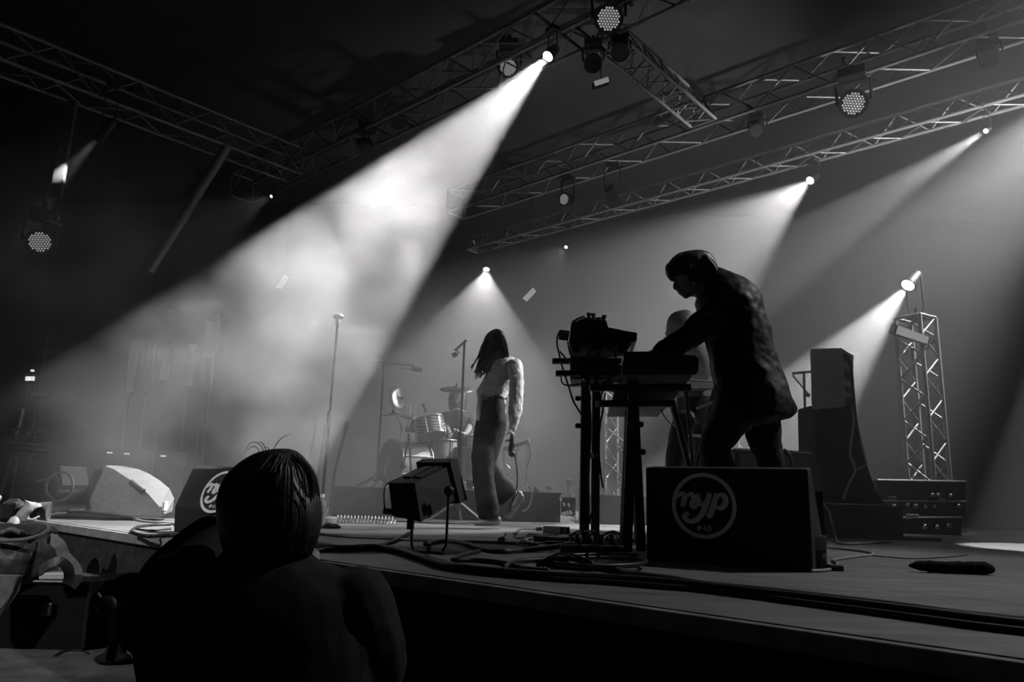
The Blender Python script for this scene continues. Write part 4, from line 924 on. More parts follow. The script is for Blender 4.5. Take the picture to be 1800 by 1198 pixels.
M_stripe = bpy.data.materials.new('swirled_drum_wrap'); M_stripe.use_nodes = True
def _stripe():
    nt = M_stripe.node_tree; b = nt.nodes['Principled BSDF']; tc = nt.nodes.new('ShaderNodeTexCoord')
    wv = nt.nodes.new('ShaderNodeTexWave'); wv.bands_direction = 'Z'; wv.inputs['Scale'].default_value = 9; wv.inputs['Distortion'].default_value = 4; wv.inputs['Detail'].default_value = 3
    nt.links.new(tc.outputs['Object'], wv.inputs['Vector'])
    mr = nt.nodes.new('ShaderNodeMapRange'); mr.inputs['To Min'].default_value = 0.05; mr.inputs['To Max'].default_value = 0.5
    nt.links.new(wv.outputs['Fac'], mr.inputs['Value']); nt.links.new(mr.outputs['Result'], b.inputs['Base Color']); b.inputs['Roughness'].default_value = 0.3
_stripe()
def drum(c, axis, r, h, label, shell, name='tom_drum', lugs=8, feet=None, head=None):
    """c = centre, axis = towards the batter head"""
    c = Vector(c); ax = Vector(axis).normalized(); M = rot_to(ax)
    e = empty(name, c, label, 'drum', 'drums of the kit')
    smooth_by_angle(MB().lathe([(r * .97, -h / 2), (r, -h / 2 + .005), (r, h / 2 - .005), (r * .97, h / 2)], c, ax, n=32).build('shell', shell, e))
    for s in (-1, 1):
        MB().lathe([(0.001, 0), (r * 0.985, 0.001), (r * 0.985, 0.006)], c + ax * s * (h / 2), ax * s, n=32).build('drum_head', head or M_drumhead, e, smooth=False)
        ring = [c + ax * s * (h / 2 - .004) + (M @ Vector((math.cos(t), math.sin(t), 0))) * (r + .008) for t in [2 * math.pi * k / 32 for k in range(32)]]
        MB().tube(ring, 0.011, n=6, closed=True).build('hoop', M_chrome, e, smooth=True)
    for k in range(lugs):
        t = 2 * math.pi * k / lugs + 0.3; d = M @ Vector((math.cos(t), math.sin(t), 0))
        rod('lug', c + d * (r + .014) - ax * h * .47, c + d * (r + .014) + ax * h * .47, 0.006, M_chrome, e)
    return e
def cymbal(c, axis, r, label, stand_to=None, stand_label=None):
    c = Vector(c); ax = Vector(axis).normalized()
    e = empty('cymbal', c, label, 'cymbal', 'cymbals of the kit')
    MB().lathe([(0.006, 0.03), (r * .10, 0.028), (r * .2, 0.012), (r * .24, 0.005), (r * .6, -0.004), (r, -0.014), (r, -0.017), (r * .6, -0.007), (r * .24, 0.001), (r * .1, 0.022), (0.006, 0.024)], c, ax, n=40, cap=False).build('plate', M_cymbal, e, smooth=True)
    MB().lathe([(0.012, 0.03), (0.016, 0.04), (0.012, 0.055), (0.006, 0.06)], c, ax, n=10).build('wing_nut', M_darkmetal, e)
    if stand_to is not None:
        s = empty('cymbal_stand', stand_to, stand_label, 'stand', 'cymbal stands'); b = Vector(stand_to)
        k = Vector((b.x, b.y, c.z - 0.12)) if abs(ax.z) > .6 else Vector((b.x, b.y, c.z - .05))
        rod('upper_tube', b + Vector((0, 0, .5)), k, 0.009, M_chrome, s); rod('tilter', k, c + ax * .03, 0.007, M_chrome, s); rod('lower_tube', b + Vector((0, 0, .1)), b + Vector((0, 0, .52)), 0.013, M_chrome, s)
        for a in (0.5, 2.6, 4.7): rod('foot', b + Vector((0, 0, .28)), b + Vector((math.cos(a) * .26, math.sin(a) * .26, .012)), 0.008, M_chrome, s)
    return e
def rz_(p, z=RZ): return Vector((p.x, p.y, z))
kd = drum(at(713, 814, 8.5), (-.74, -.67, 0), 0.25, 0.42, 'bass drum with a dark front head and pale torn patch', M_shell, 'bass_drum', 8)
fx = Vector((-.74, -.67, 0)).normalized(); fc = at(713, 814, 8.5) + fx * 0.226; sd_ = Vector((fx.y, -fx.x, 0)); sd_ = -sd_ if sd_.x < 0 else sd_
MB().prism([fc + fx * .002 + sd_ * a + Vector((0, 0, b)) for a, b in ((-.09, -.05), (-.06, -.03), (-.04, .02), (-.05, .06), (-.02, .07), (-.01, .02), (-.03, -.04), (-.04, -.12), (-.08, -.15))], fx * .002).build('torn_patch', M_white, kd)
for s in (-1, 1): rod('spur', at(713, 814, 8.5) + fx * .12 + sd_ * s * .2 - Vector((0, 0, .1)), rz_(at(713, 814, 8.5) + fx * .2 + sd_ * s * .36), 0.008, M_chrome, kd)
MB().tube([at(713, 814, 8.5) - Vector((0, 0, .25)), at(713, 814, 8.5) - Vector((0, 0, .27))], .03).build('foot_pad', M_rubber, kd)
drum(at(757, 752, 8.45), (-.25, .25, .93), 0.155, 0.21, 'rack tom with swirled striped wrap above the bass drum', M_stripe, 'rack_tom', 6)
drum(at(773, 800, 8.75), (0, 0, 1), 0.20, 0.36, 'floor tom half hidden behind the floor lamp', M_shell, 'floor_tom', 6)
drum(at(838, 776, 9.0), (0.05, -.1, 1), 0.175, 0.15, 'snare drum beside the drummer\'s knee', M_chrome, 'snare_drum', 8)
drum(at(826, 816, 8.8), (0, 0, 1), 0.21, 0.38, 'chrome-trimmed floor tom behind the singer\'s front leg', M_shell, 'floor_tom', 6)
cymbal(at(692, 727, 8.6), (-.10, -.10, .98), 0.17, 'left crash cymbal lying nearly flat above the bass drum', rz_(at(700, 850, 8.9)), 'chrome cymbal stand at the far left of the kit')
cymbal(at(725, 735, 8.9), (.22, -.12, .95), 0.16, 'dim tilted cymbal partly behind the striped tom', rz_(at(726, 850, 9.2)), 'chrome cymbal stand behind the bass drum')
cymbal(at(701.5, 701, 9.0), (.80, -.45, .22), 0.165, 'crash cymbal standing almost on edge', rz_(at(712, 850, 9.25)), 'tall chrome stand below the upright cymbal')
cymbal(at(803, 682, 8.6), (0.0, -.33, .94), 0.20, 'large ride cymbal in front of the drummer\'s head', rz_(at(805, 850, 8.75)), 'chrome stand below the large ride cymbal')
st_ = empty('drum_stool', rz_(at(806, 850, 9.35)), 'round black drum stool under the drummer', 'stool')
p = rz_(at(806, 850, 9.35)); hz_ = at(806, 792, 9.35).z
MB().lathe([(.15, -.05), (.16, -.02), (.15, .0), (.001, .005)], Vector((p.x, p.y, hz_)), (0, 0, 1), n=24).build('seat', M_rubber, st_, smooth=True)
rod('post', p + Vector((0, 0, .1)), Vector((p.x, p.y, hz_ - .04)), .016, M_chrome, st_)
for a in (0.2, 2.3, 4.4): rod('foot', p + Vector((0, 0, .16)), p + Vector((math.cos(a) * .22, math.sin(a) * .22, .012)), .01, M_chrome, st_)
# sticks
for s in (-1, 1):
    q = at(804 + s * 14, 762, 8.82); tag(rod('drumstick', q, q + Vector((-.12 * s, -.3, .03)), .007, M_white), 'wooden drumstick in the drummer\'s %s hand' % ('left-side' if s < 0 else 'right-side'), 'drumstick', 'drumsticks')

# ---------------------------------------------------------------- microphone stands
def mic_head(e, c, d, r=0.026, ln=0.15, name='microphone'):
    d = Vector(d).normalized(); c = Vector(c)
    MB().lathe([(0.012, -ln), (0.014, -ln * .9), (0.019, -.03), (0.022, -.02), (r, 0), (r, .02), (r * .7, .036), (0.002, .042)], c, d, n=14).build(name, M_mic, e, smooth=True)
M_mic = mat('dark_microphone', 0.05, 0.4, metal=0.5)
M_tube = mat('dark_chrome_tube', 0.12, 0.22, metal=1.0)
M_stand = mat('stand_tube_black', 0.03, 0.35, metal=0.3)
# tall straight stand with a round base at the stage front
b = onz(573, 917); tp = at(593.5, 566, 6.0); b = Vector((tp.x - .012, tp.y, STAGE_Z))
e = empty('microphone_stand', b, 'tall straight chrome microphone stand right of the seated photographer\'s head', 'microphone stand', 'microphone stands')
smooth_by_angle(MB().lathe([(.125, 0), (.13, .006), (.13, .045), (.12, .055), (.03, .06)], b, (0, 0, 1), n=32).build('base', M_whitecab, e))
rod('lower_tube', b + Vector((0, 0, .05)), b + Vector((.006, 0, .82)), .014, M_tube, e); rod('clutch', b + Vector((.006, 0, .80)), b + Vector((.006, 0, .90)), .02, M_darkmetal, e)
rod('upper_tube', b + Vector((.006, 0, .85)), tp, .010, M_tube, e)
MB().lathe([(.012, 0), (.018, .01), (.018, .07), (.012, .075)], tp - Vector((0, 0, .03)), (0, 0, 1), n=12).build('clip', M_chrome, e, smooth=True)
mc = at(595, 556, 6.0); MB().ball(mc, (.046, .028, .024), rot_to((0, 0, 1), (1, 0, .12)), u=16, v=10).build('microphone', M_chrome, e, smooth=True)
# overhead boom by the drums
Yb = 7.95; hp_ = at(675, 642, Yb)
b = rz_(Vector((hp_.x, Yb, 0)))
e = empty('microphone_stand', b, 'black boom microphone stand on the riser left of the drums', 'microphone stand', 'microphone stands')
rod('stem', b + Vector((0, 0, .12)), hp_, .011, M_stand, e); rod('boom', at(655, 635, Yb), at(728, 642.5, Yb), .009, M_stand, e); rod('drop', at(727, 641, Yb), at(727, 648, Yb), .006, M_stand, e)
MB().ball(hp_, .026, u=10, v=8).build('clutch', M_stand, e); rod('microphone', at(724, 648, Yb), at(741, 650, Yb), .024, M_mic, e); rod('microphone_tail', at(703, 646.5, Yb), at(725, 648, Yb), .006, M_stand, e)
for a in (math.pi * .98, 0.06, 4.4): rod('foot', b + Vector((0, 0, .12)), b + Vector((math.cos(a) * .21, math.sin(a) * .2, .012)), .011, M_stand, e)
MB().lathe([(.035, 0), (.02, .1)], b + Vector((0, 0, .06)), (0, 0, 1), n=12).build('hub', M_stand, e)
# vocal stand before the ride cymbal
Yb = 7.2; hp_ = at(816.5, 602, Yb); b = Vector((hp_.x, Yb, STAGE_Z))
e = empty('microphone_stand', b, 'black microphone stand with a short boom beside the singer\'s hair', 'microphone stand', 'microphone stands')
rod('lower_tube', b + Vector((0, 0, .1)), b + Vector((0, 0, .80)), .024, M_stand, e); rod('upper_tube', b + Vector((0, 0, .78)), hp_, .0125, M_stand, e)
rod('boom', at(820, 597.5, Yb), at(799, 616, Yb), .013, M_stand, e); rod('microphone', at(795, 625, Yb - .02), at(803, 622, Yb - .02), .024, M_mic, e); MB().tube(spline([at(800, 613, Yb), at(806, 619, Yb - .03), at(803, 623, Yb - .02)], 4), .007, n=6).build('shock_mount', M_stand, e)
for a in (-2.6, -.5, 1.5): rod('foot', b + Vector((0, 0, .2)), b + Vector((math.cos(a) * .3, math.sin(a) * .3, .012)), .010, M_chrome, e)
# kick drum microphone
Yb = 7.98; b = rz_(at(724, 850, Yb)); hp_ = at(719, 762, Yb)
e = empty('microphone_stand', b, 'short dark microphone stand aimed at the bass drum head', 'microphone stand', 'microphone stands')
rod('stem', b + Vector((0, 0, .03)), hp_, .012, M_stand, e); rod('boom', hp_ + Vector((0, 0, -.02)), at(710, 812, Yb), .010, M_stand, e); MB().ball(at(709, 818, Yb - .02), (.04, .034, .036), u=12, v=8).build('microphone', M_mic, e, smooth=True)
MB().box(at(721, 755, Yb), (.10, .06, .05), bevel=.01).build('clamp_head', M_stand, e); rod('neck', at(722, 752, Yb), at(727, 738, Yb), .014, M_stand, e)
MB().lathe([(.10, 0), (.10, .02), (.02, .03)], b, (0, 0, 1), n=20).build('base', M_stand, e)
# tom microphone and its cable
e = empty('clip_microphone', at(745, 728, 8.4), 'small clip microphone over the striped tom', 'microphone')
rod('body', at(743, 709, 8.4), at(749, 724, 8.4), .014, M_mic, e); MB().tube(spline([at(743, 709, 8.4), at(736, 715, 8.4), at(736, 728, 8.4), at(741, 738, 8.35)], 5), .004, n=5).build('cable', M_stand, e)
MB().box(at(749, 738, 8.38), (.05, .03, .05), bevel=.006).build('clamp', M_mic, e)
# folding stand with cases of percussion right of the singer's leg
Yb = 8.3; e = empty('percussion_stand', rz_(at(908, 853, Yb)), 'pale wire percussion stand with a tilted top right of the singer', 'stand')
q = [at(884, 786, Yb), at(929, 772, Yb), at(930, 779, Yb), at(885, 792, Yb)]
MB().loft([q, [p + Vector((.02, .22, .03)) for p in q]]).build('tray', M_drumhead, e)
for a, b2 in (((908, 785), (909, 852)), ((887, 790), (905, 806)), ((913, 789), (905, 800)), ((927, 779), (924, 852)), ((886, 792), (886, 852)), ((890, 815), (896, 822)), ((888, 838), (902, 826))): rod('tube', at(*a, Yb), at(*b2, Yb), .006, M_chrome, e)
MB().tube(spline([at(929, 780, Yb), at(932, 800, Yb), at(926, 822, Yb), at(925, 840, Yb)], 5), .004, n=5).build('cable', M_stand, e)
ring = [at(918 + 17 * math.sin(t), 868 - 30 * math.cos(t), 7.55) for t in [k * math.pi / 12 for k in range(0, 13)]]
tag(MB().tube(ring, .008, n=6).build('cable', M_palecable), 'pale cable hanging in an arc down the drum riser right of the singer\'s lifted shoe', 'cable')
MB().prism([at(940, 853, 7.9), at(949, 864, 7.9), at(936, 864, 7.9)], (0, .01, 0)).build('tripod_brace', M_chrome, e)
# small lit gear on the riser
for i, (x, y, wd, ht) in enumerate(((962.5, 855.5, .03, .03), (967.5, 856.5, .03, .04), (930, 855, .025, .03))):
    tag(MB().box(at(x, y + 1, 7.85), (wd, .03, ht), bevel=.004).build('small_pedal', M_white), 'small white pedal on the drum riser, %s' % ('left of a pair', 'right of a pair', 'alone by the wire stand')[i], 'pedal', 'small white pedals')
e = empty('cable_stage_box', onz(1000, 912), 'small stage box with white labelled plates and plugs beside the keyboard stand', 'stage box')
Yb = 7.4
MB().box(at(999, 890, Yb) , (.14, .1, .18), bevel=.01).build('box', M_black, e); rod('post', at(1001, 876, Yb), at(1001, 845, Yb), .012, M_white, e)
MB().box(at(1001, 866, Yb), (.055, .02, .045), bevel=.004).build('label_plate', M_white, e); MB().box(at(1001, 843, Yb), (.07, .03, .02), bevel=.004).build('cross_plate', M_white, e); MB().box(at(996.5, 848, Yb), (.018, .02, .06), bevel=.003).build('side_plate', M_white, e)
MB().box(at(1005, 849, Yb), (.018, .02, .05), bevel=.003).build('side_plate', M_white, e)
for x, y in ((988, 900), (992, 899), (997, 898), (1002, 897), (985, 874), (991, 883), (999, 884)): MB().tube([at(x, y, Yb - .06), at(x + 1.5, y + 6, Yb - .07)], .011, n=8).build('plug', M_white, e)
for k, (x, y) in enumerate(((978, 911), (1012, 911), (1006, 908))): MB().tube([at(992 + 3 * k, 894, Yb), at(x, y, Yb)], .006, n=5).build('lead', M_stand, e)
tag(rod('white_tube', at(1019.5, 833, 7.5), Vector((at(1019, 886, 7.5).x, 7.5, STAGE_Z)), .012, M_white), 'thin upright white tube just left of the keyboard stand', 'tube')
# instruments on stands at the far left of the drums
for i, (a, b2, lab) in enumerate((((556, 745), (543, 815), 'pale upright instrument neck furthest from the tall microphone stand'), ((572, 758), (560, 825), 'middle upright instrument neck behind the tall microphone stand'), ((608, 752), (588, 830), 'upright instrument neck on the right of the tall microphone stand'))):
    e = empty('instrument_stand', onz(b2[0] - 6, 905), lab, 'instrument', 'instruments on stands left of the drums')
    Yi = 7.3; rod('neck', at(*a, Yi), at(*b2, Yi), .014, M_stand, e); rod('tube', at(*b2, Yi), at(b2[0] - 8, 903, Yi), .016, M_stand, e)
    MB().box(at(a[0] + 1, a[1] - 4, Yi), (.045, .025, .09), rot_to(at(*a, Yi) - at(*b2, Yi)), bevel=.006).build('head', M_whitecab if i == 0 else M_stand, e)
    for s in (-1, 1): rod('foot', at(b2[0] - 5, 880, Yi), Vector((at(b2[0] - 8 + 12 * s, 903, Yi).x, Yi + .12 * s, STAGE_Z + .01)), .010, M_stand, e)

# ---------------------------------------------------------------- keyboards on their stands
M_synth = mat('synth_dark_case', 0.02, 0.5, noise=0.2, scale=30)
M_synthgrey = mat('synth_grey_underside', 0.5, 0.55, noise=0.12, scale=25)
M_keys = mat('white_keys', 0.7, 0.4)
KD = Vector((0.10, 0.99, 0)).normalized()       # keyboards run away from the camera
def extr(name, poly, Yk, ln, material, parent, bevel=0.004):
    mb = MB(); q = [at(x, y, Yk) for x, y in poly]; mb.prism(q, KD * ln)
    if bevel: bmesh.ops.bevel(mb.bm, geom=mb.bm.edges[:], offset=bevel, segments=1, affect='EDGES')
    return mb.build(name, material, parent)
# left column stand
Yk = 4.12
e = empty('keyboard_stand', onz(1038, 950), 'black two-post keyboard stand carrying the mixer', 'keyboard stand', 'keyboard stands')
def bar(name, a, b, w, Ya, par, d=0.05, m=None):
    """flat rectangular tube between two pixels, w pixels wide"""
    p, q = at(*a, Ya), at(*b, Ya); t = q - p; k = w * Ya / 1280
    MB().box((p + q) / 2, (k, d, t.length), rot_to(t, (t.z, 0, -t.x)), bevel=0.003).build(name, m or M_synth, par)
for x0, x1, Yp in ((1029.5, 1027, Yk), (1048, 1046, Yk + .5)):
    p = at(x0, 636, Yp); b0 = Vector((at(x1, 940, Yp).x, Yp, STAGE_Z))
    MB().box((p + b0) / 2, (.05, .05, (p - b0).length), rot_to(p - b0, (1, 0, 0)), bevel=.003).build('post', M_synth, e)
    MB().box(b0 + Vector((0.02, 0, .015)), (.46, .05, .03), bevel=.004).build('foot', M_synth, e)
    for yy in (700, 748): MB().lathe([(.012, 0), (.016, .01), (.012, .03)], at(x0 - 9, yy, Yp), (-1, 0, 0), n=10).build('knob', M_rubber, e)
    bar('arm', (971, 634.5), (1092, 634.5), 9, Yp, e); bar('arm', (977, 656), (1086, 656), 9, Yp, e)
rod('cross_tube', at(1030, 800, Yk), at(1047, 800, Yk + .5), .018, M_synth, e)
# top unit: mixer with a wedge profile on a pale case
e = empty('mixer', at(1060, 604, Yk), 'dark wedge-shaped mixer with knobs and plugs on top of the keyboards', 'mixer')
extr('case', [(1000, 602), (1004, 567), (1028, 558), (1066, 562), (1068, 576), (1120, 584), (1120, 597), (1110, 602)], Yk - .04, .5, M_synth, e)
for x, y in ((1035, 556), (1043, 557), (1062, 560)): MB().lathe([(.008, 0), (.009, .02), (.014, .021), (.014, .034)], at(x, y + 4, Yk), (0, 0, 1), n=10).build('knob', M_rubber, e)
for k in range(6): MB().lathe([(.009, 0), (.012, .018)], at(1030 + 6 * k, 563, Yk + .12 + .03 * (k % 3)), (0, 0, 1), n=8).build('knob', M_rubber, e)
for k in range(5): MB().lathe([(.010, 0), (.010, .05), (.006, .06)], at(1001 - .5 * k, 584 + 3 * k, Yk + .05 * k), (-1, 0, .1), n=8).build('plug', M_rubber, e)
MB().tube(spline([at(1006, 566, Yk + .1), at(1016, 560, Yk + .1), at(1027, 556, Yk + .1)], 3), .006, n=5).build('handle', M_rubber, e)
e = empty('synthesizer', at(1050, 628, Yk), 'pale-bottomed synthesizer directly under the mixer', 'synthesizer', 'synthesizers on the stands')
extr('case', [(1002, 604), (1110, 604), (1104, 618), (1096, 624.5), (1004, 628)], Yk, .62, M_synthgrey, e)
for x, y in ((1014, 613), (1092, 613)): MB().lathe([(.02, 0), (.022, .006), (.012, .012)], at(x, y, Yk - .002), (0, -1, 0), n=12).build('rubber_foot', M_rubber, e)
extr('keybed', [(1030, 601), (1108, 601), (1108, 604), (1030, 604)], Yk + .02, .56, M_keys, e, 0)
e = empty('synthesizer', at(1050, 650, Yk), 'thin pale synthesizer on the lower arm of the two-post stand', 'synthesizer', 'synthesizers on the stands')
extr('case', [(1002, 640), (1098, 640), (1098, 649), (1002, 651)], Yk + .01, .62, M_synthgrey, e)
e = empty('sound_module', at(1040, 664, Yk + .1), 'small pale sound module hanging under the lower arm of the two-post stand', 'module')
extr('case', [(1002, 661), (1080, 661), (1080, 666.5), (1002, 666.5)], Yk + .05, .3, M_synthgrey, e)
# right A-frame stand
Ya = 3.8
e = empty('keyboard_stand', onz(1110, 955), 'black A-shaped keyboard stand beside the man in the coat', 'keyboard stand', 'keyboard stands')
for Yp, o in ((Ya, 0), (Ya + .55, 4)):
    p = at(1113 - o, 668, Yp); f1 = Vector((at(1101 - o, 948, Yp).x, Yp, STAGE_Z + .01)); f2 = Vector((at(1130 - o, 948, Yp).x, Yp, STAGE_Z + .01)); q = at(1116 - o, 690, Yp)
    MB().box((p + f1) / 2, (.052, .045, (p - f1).length), rot_to(p - f1, (1, 0, 0)), bevel=.003).build('front_leg', M_synth, e)
    MB().box((q + f2) / 2 + Vector((0, .05, 0)), (.046, .045, (q - f2).length), rot_to(q - f2, (1, 0, 0)), bevel=.003).build('rear_leg', M_synth, e)
    bar('arm', (1036 - o, 681), (1213 - o, 681), 11, Yp, e); bar('arm', (1052 - o, 709), (1186 - o, 709), 11, Yp, e)
    for x, y in ((1107, 745), (1126, 746), (1103, 794), (1130, 794)): MB().lathe([(.012, 0), (.016, .01), (.010, .03)], at(x - o, y, Yp - .02), (0, -1, 0), n=10).build('knob', M_rubber, e)
rod('cross_tube', at(1108, 780, Ya + .03), at(1104, 780, Ya + .55), .018, M_synth, e)
bar('strut', (1183, 714), (1212, 824), 8, Ya + .6, e); bar('strut', (1212, 824), (1238, 930), 8, Ya + .6, e)
e = empty('synthesizer', at(1160, 672, Ya), 'large synthesizer with a black end panel under the hands of the man in the coat', 'synthesizer', 'synthesizers on the stands')
extr('end_panel', [(1097, 617), (1138, 617.5), (1222, 624), (1228, 628), (1228, 650), (1224, 657), (1095, 657)], Ya - .03, .03, M_synth, e)
extr('case', [(1098, 622), (1138, 622), (1220, 630), (1220, 656), (1208, 672), (1200, 675), (1098, 675)], Ya, .95, M_synthgrey, e)
extr('keybed', [(1150, 618), (1216, 624), (1216, 630), (1150, 624)], Ya + .03, .9, M_keys, e, 0)
for k in range(3): MB().lathe([(.018, 0), (.02, .005), (.01, .012)], at(1100 + 50 * k, 676, Ya + .05), (0, 0, -1), n=10).build('rubber_foot', M_rubber, e)
MB().lathe([(.012, 0), (.014, .02), (.012, .06)], at(1094, 668, Ya + .02), (-1, 0, 0), n=10).build('jack_plug', M_chrome, e)
e = empty('synthesizer', at(1135, 704, Ya), 'pale flat synthesizer on the lower arms of the A-shaped stand', 'synthesizer', 'synthesizers on the stands')
extr('case', [(1080, 687), (1192, 687), (1193, 691), (1184, 703), (1076, 703)], Ya + .08, .85, M_synthgrey, e)
MB().box(at(1092, 694, Ya + .07), (.03, .01, .04), rot_to((0, 0, 1), (1, 0, .3))).build('sticker', M_white, e)
# further keyboard of the seated player
e = empty('synthesizer', at(1230, 680, 5.0), 'tilted pale keyboard of the half-hidden player', 'synthesizer', 'synthesizers on the stands')
q = [at(1196, 668, 4.9), at(1262, 672, 4.9), at(1262, 682, 4.9), at(1190, 682, 4.9)]
MB().prism(q, (0, .35, .03)).build('case', M_synthgrey, e); MB().prism([at(1206, 665, 4.92), at(1262, 669, 4.92), at(1262, 671, 4.92), at(1206, 667, 4.92)], (0, .3, .03)).build('keybed', M_keys, e)
e = empty('folding_stand', onz(1225, 938), 'dark folding stand under the keyboard of the half-hidden player', 'keyboard stand', 'keyboard stands')
for a, b2 in (((1205, 684), (1232, 930)), ((1256, 684), (1196, 930))):
    for dY in (0.05, .28):
        t = at(*b2, 4.9 + dY); t.z = STAGE_Z + .012; rod('leg', at(*a, 4.9 + dY), t, .016, M_stand, e)
rod('crossbar', at(1210, 765, 4.95), at(1252, 768, 4.95), .012, M_chrome, e)
MB().prism([at(1226, 714, 4.9), at(1262, 700, 4.9), at(1262, 706, 4.9), at(1226, 719, 4.9)], (0, .02, 0)).build('bracket', M_alu, e)

# hanging leads round the keyboards
def lead(pts, Yc, r, label, m=None):
    P = [at(p[0], p[1], p[2] if len(p) > 2 else Yc) for p in pts]
    return tag(MB().tube(spline(P, 7), r, n=6).build('cable', m or M_rubber, None, smooth=True), label, 'cable', 'cables hanging from the keyboards')
lead([(1000, 584), (984, 583), (979, 600), (983, 622), (990, 650), (1000, 680), (1008, 705), (1022, 728), (1030, 740)], 4.06, .0055, 'black lead looping outermost from the mixer down past the two-post stand')
lead([(984, 617), (995, 630), (1010, 648), (1028, 672), (1034, 690)], 4.07, .0055, 'black lead crossing diagonally before the pale synthesizers')
lead([(998, 600), (1002, 620), (1012, 642), (1024, 668), (1030, 700)], 4.05, .005, 'thin lead hanging from the mixer plugs')
lead([(986, 661), (988, 672), (998, 677), (1024, 674)], 4.04, .0045, 'short slack lead under the lowest arm left of the posts')
lead([(1050, 560), (1050, 600), (1048, 640), (1046, 668), (1046, 690), (1044, 720)], 4.04, .006, 'straight lead hanging over the front of the mixer')
lead([(1056, 562), (1057, 606), (1050, 640), (1050, 668), (1054, 700)], 4.04, .005, 'lead hanging beside the straight one over the mixer')
lead([(1046, 646), (1036, 632), (1036, 618), (1048, 608), (1066, 608), (1079, 618), (1083, 636), (1082, 662)], 4.04, .006, 'lead making a high loop in front of the pale synthesizer')
lead([(1092, 666), (1076, 667), (1062, 672), (1052, 684)], 3.86, .0055, 'lead plugged into the large synthesizer')
lead([(1082, 688), (1062, 686), (1056, 700), (1060, 720), (1056, 740), (1052, 780), (1056, 830), (1060, 857)], 4.09, .0055, 'lead from the flat synthesizer falling behind the posts')
lead([(1064, 690), (1060, 715), (1055, 745)], 4.04, .004, 'thin lead between the post and the flat synthesizer')
lead([(1160, 717), (1166, 728), (1175, 740), (1186, 750)], 4.34, .004, 'thin lead hanging below the flat synthesizer')
lead([(1050, 742), (1046, 800), (1050, 860), (1040, 905), (1028, 925)], 4.02, .007, 'bundled lead running down the second post')
lead([(1036, 690), (1038, 760), (1034, 850), (1036, 920)], 3.99, .006, 'lead taped down between the two posts')

# ---------------------------------------------------------------- floor lamp
M_lampbody = mat('floor_lamp_black', 0.022, 0.5, noise=0.25, scale=30, bump=0.1)
b = onz(752, 962)
e = empty('floor_lamp', b, 'square black theatre lamp on a U-shaped bracket pointing upstage', 'stage lamp')
rear = [at(683, 848, 3.42), at(729, 849, 3.36), at(740, 917, 3.36), at(690, 906, 3.42)]
front = [at(744, 817, 3.72), at(792, 817, 3.66), at(806, 874, 3.66), at(756, 876, 3.72)]
MB().loft([rear, front]).build('housing', M_lampbody, e)
ax = ((front[0] + front[1] + front[2] + front[3]) / 4 - (rear[0] + rear[1] + rear[2] + rear[3]) / 4).normalized(); fc = sum(front, Vector()) / 4
hood = [fc + (p - fc) * 1.25 - ax * .03 for p in front]; hood2 = [fc + (p - fc) * 1.28 + ax * .04 for p in front]; hood3 = [fc + (p - fc) * 0.98 + ax * .04 for p in front]; hood4 = [fc + (p - fc) * 0.95 for p in front]
MB().loft([[fc + (p - fc) * 0.9 - ax * .03 for p in front], hood, hood2, hood3, hood4]).build('hood', M_lampbody, e)
nup = (rear[1] - rear[0]).cross(ax).normalized(); nup = nup if nup.z > 0 else -nup
for k in range(2):
    f0, f1 = 0.22 + .38 * k, 0.5 + .38 * k
    L0, L1 = rear[0].lerp(rear[1], f0), front[0].lerp(front[1], f0); R0, R1 = rear[0].lerp(rear[1], f1), front[0].lerp(front[1], f1)
    MB().prism([L0.lerp(L1, .25), R0.lerp(R1, .25), R0.lerp(R1, .85), L0.lerp(L1, .85)], nup * .008).build('vent_rib', M_darkmetal, e)
MB().box(rear[3] + Vector((-.02, -.01, 0.02)), (.04, .05, .025), bevel=.004).build('rear_latch', M_lampbody, e)
MB().tube(spline([rear[0] + Vector((.05, .1, .03)), rear[0] + Vector((-.0, 0, .0)), at(676, 858, 3.38), at(675, 880, 3.38), at(678, 896, 3.38), at(690, 904, 3.4)], 6), .003, n=5).build('safety_wire', M_stand, e)
lp_, rp_ = at(725, 950, 3.45), at(783, 964, 3.45); lp_.z = STAGE_Z + .008; rp_.z = STAGE_Z + .008
l0, r0 = at(724, 905, 3.5), at(789, 862, 3.44)
def strap_(name, pts, w, th, par, m):
    mb = MB(); P = [Vector(p) for p in pts]
    for a, b2 in zip(P, P[1:]):
        t = b2 - a; mb.box((a + b2) / 2, (w, th, t.length + th * .8), rot_to(t, (0, 1, 0) if abs(t.normalized().y) < .8 else (1, 0, 0)))
    return mb.build(name, m, par)
strap_('bracket', [l0, lp_ + Vector((-.002, 0, .03)), lp_ + Vector((.015, 0, 0)), rp_ + Vector((-.015, 0, 0)), rp_ + Vector((.002, 0, .03)), r0], .030, .010, e, M_lampbody)
MB().lathe([(.018, 0), (.024, .006), (.024, .02), (.012, .03)], r0 + Vector((.0, -.012, 0)), (.2, -1, 0), n=12).build('pivot_knob', M_rubber, e)
MB().box((lp_ + rp_) / 2 + Vector((0, 0, .02)), (.018, .03, .035), bevel=.004).build('bolt', M_stand, e)
pl_ = MB().box(onz(757, 969) + Vector((0, 0, .006)), (.34, .16, .012), RS, bevel=.003).build('floor_plate', M_wedge); tag(pl_, 'thin dark board lying under the square theatre lamp', 'board')
MB().box(at(722, 918, 3.44), (.03, .05, .06), bevel=.005).build('connector_box', M_stand, e)

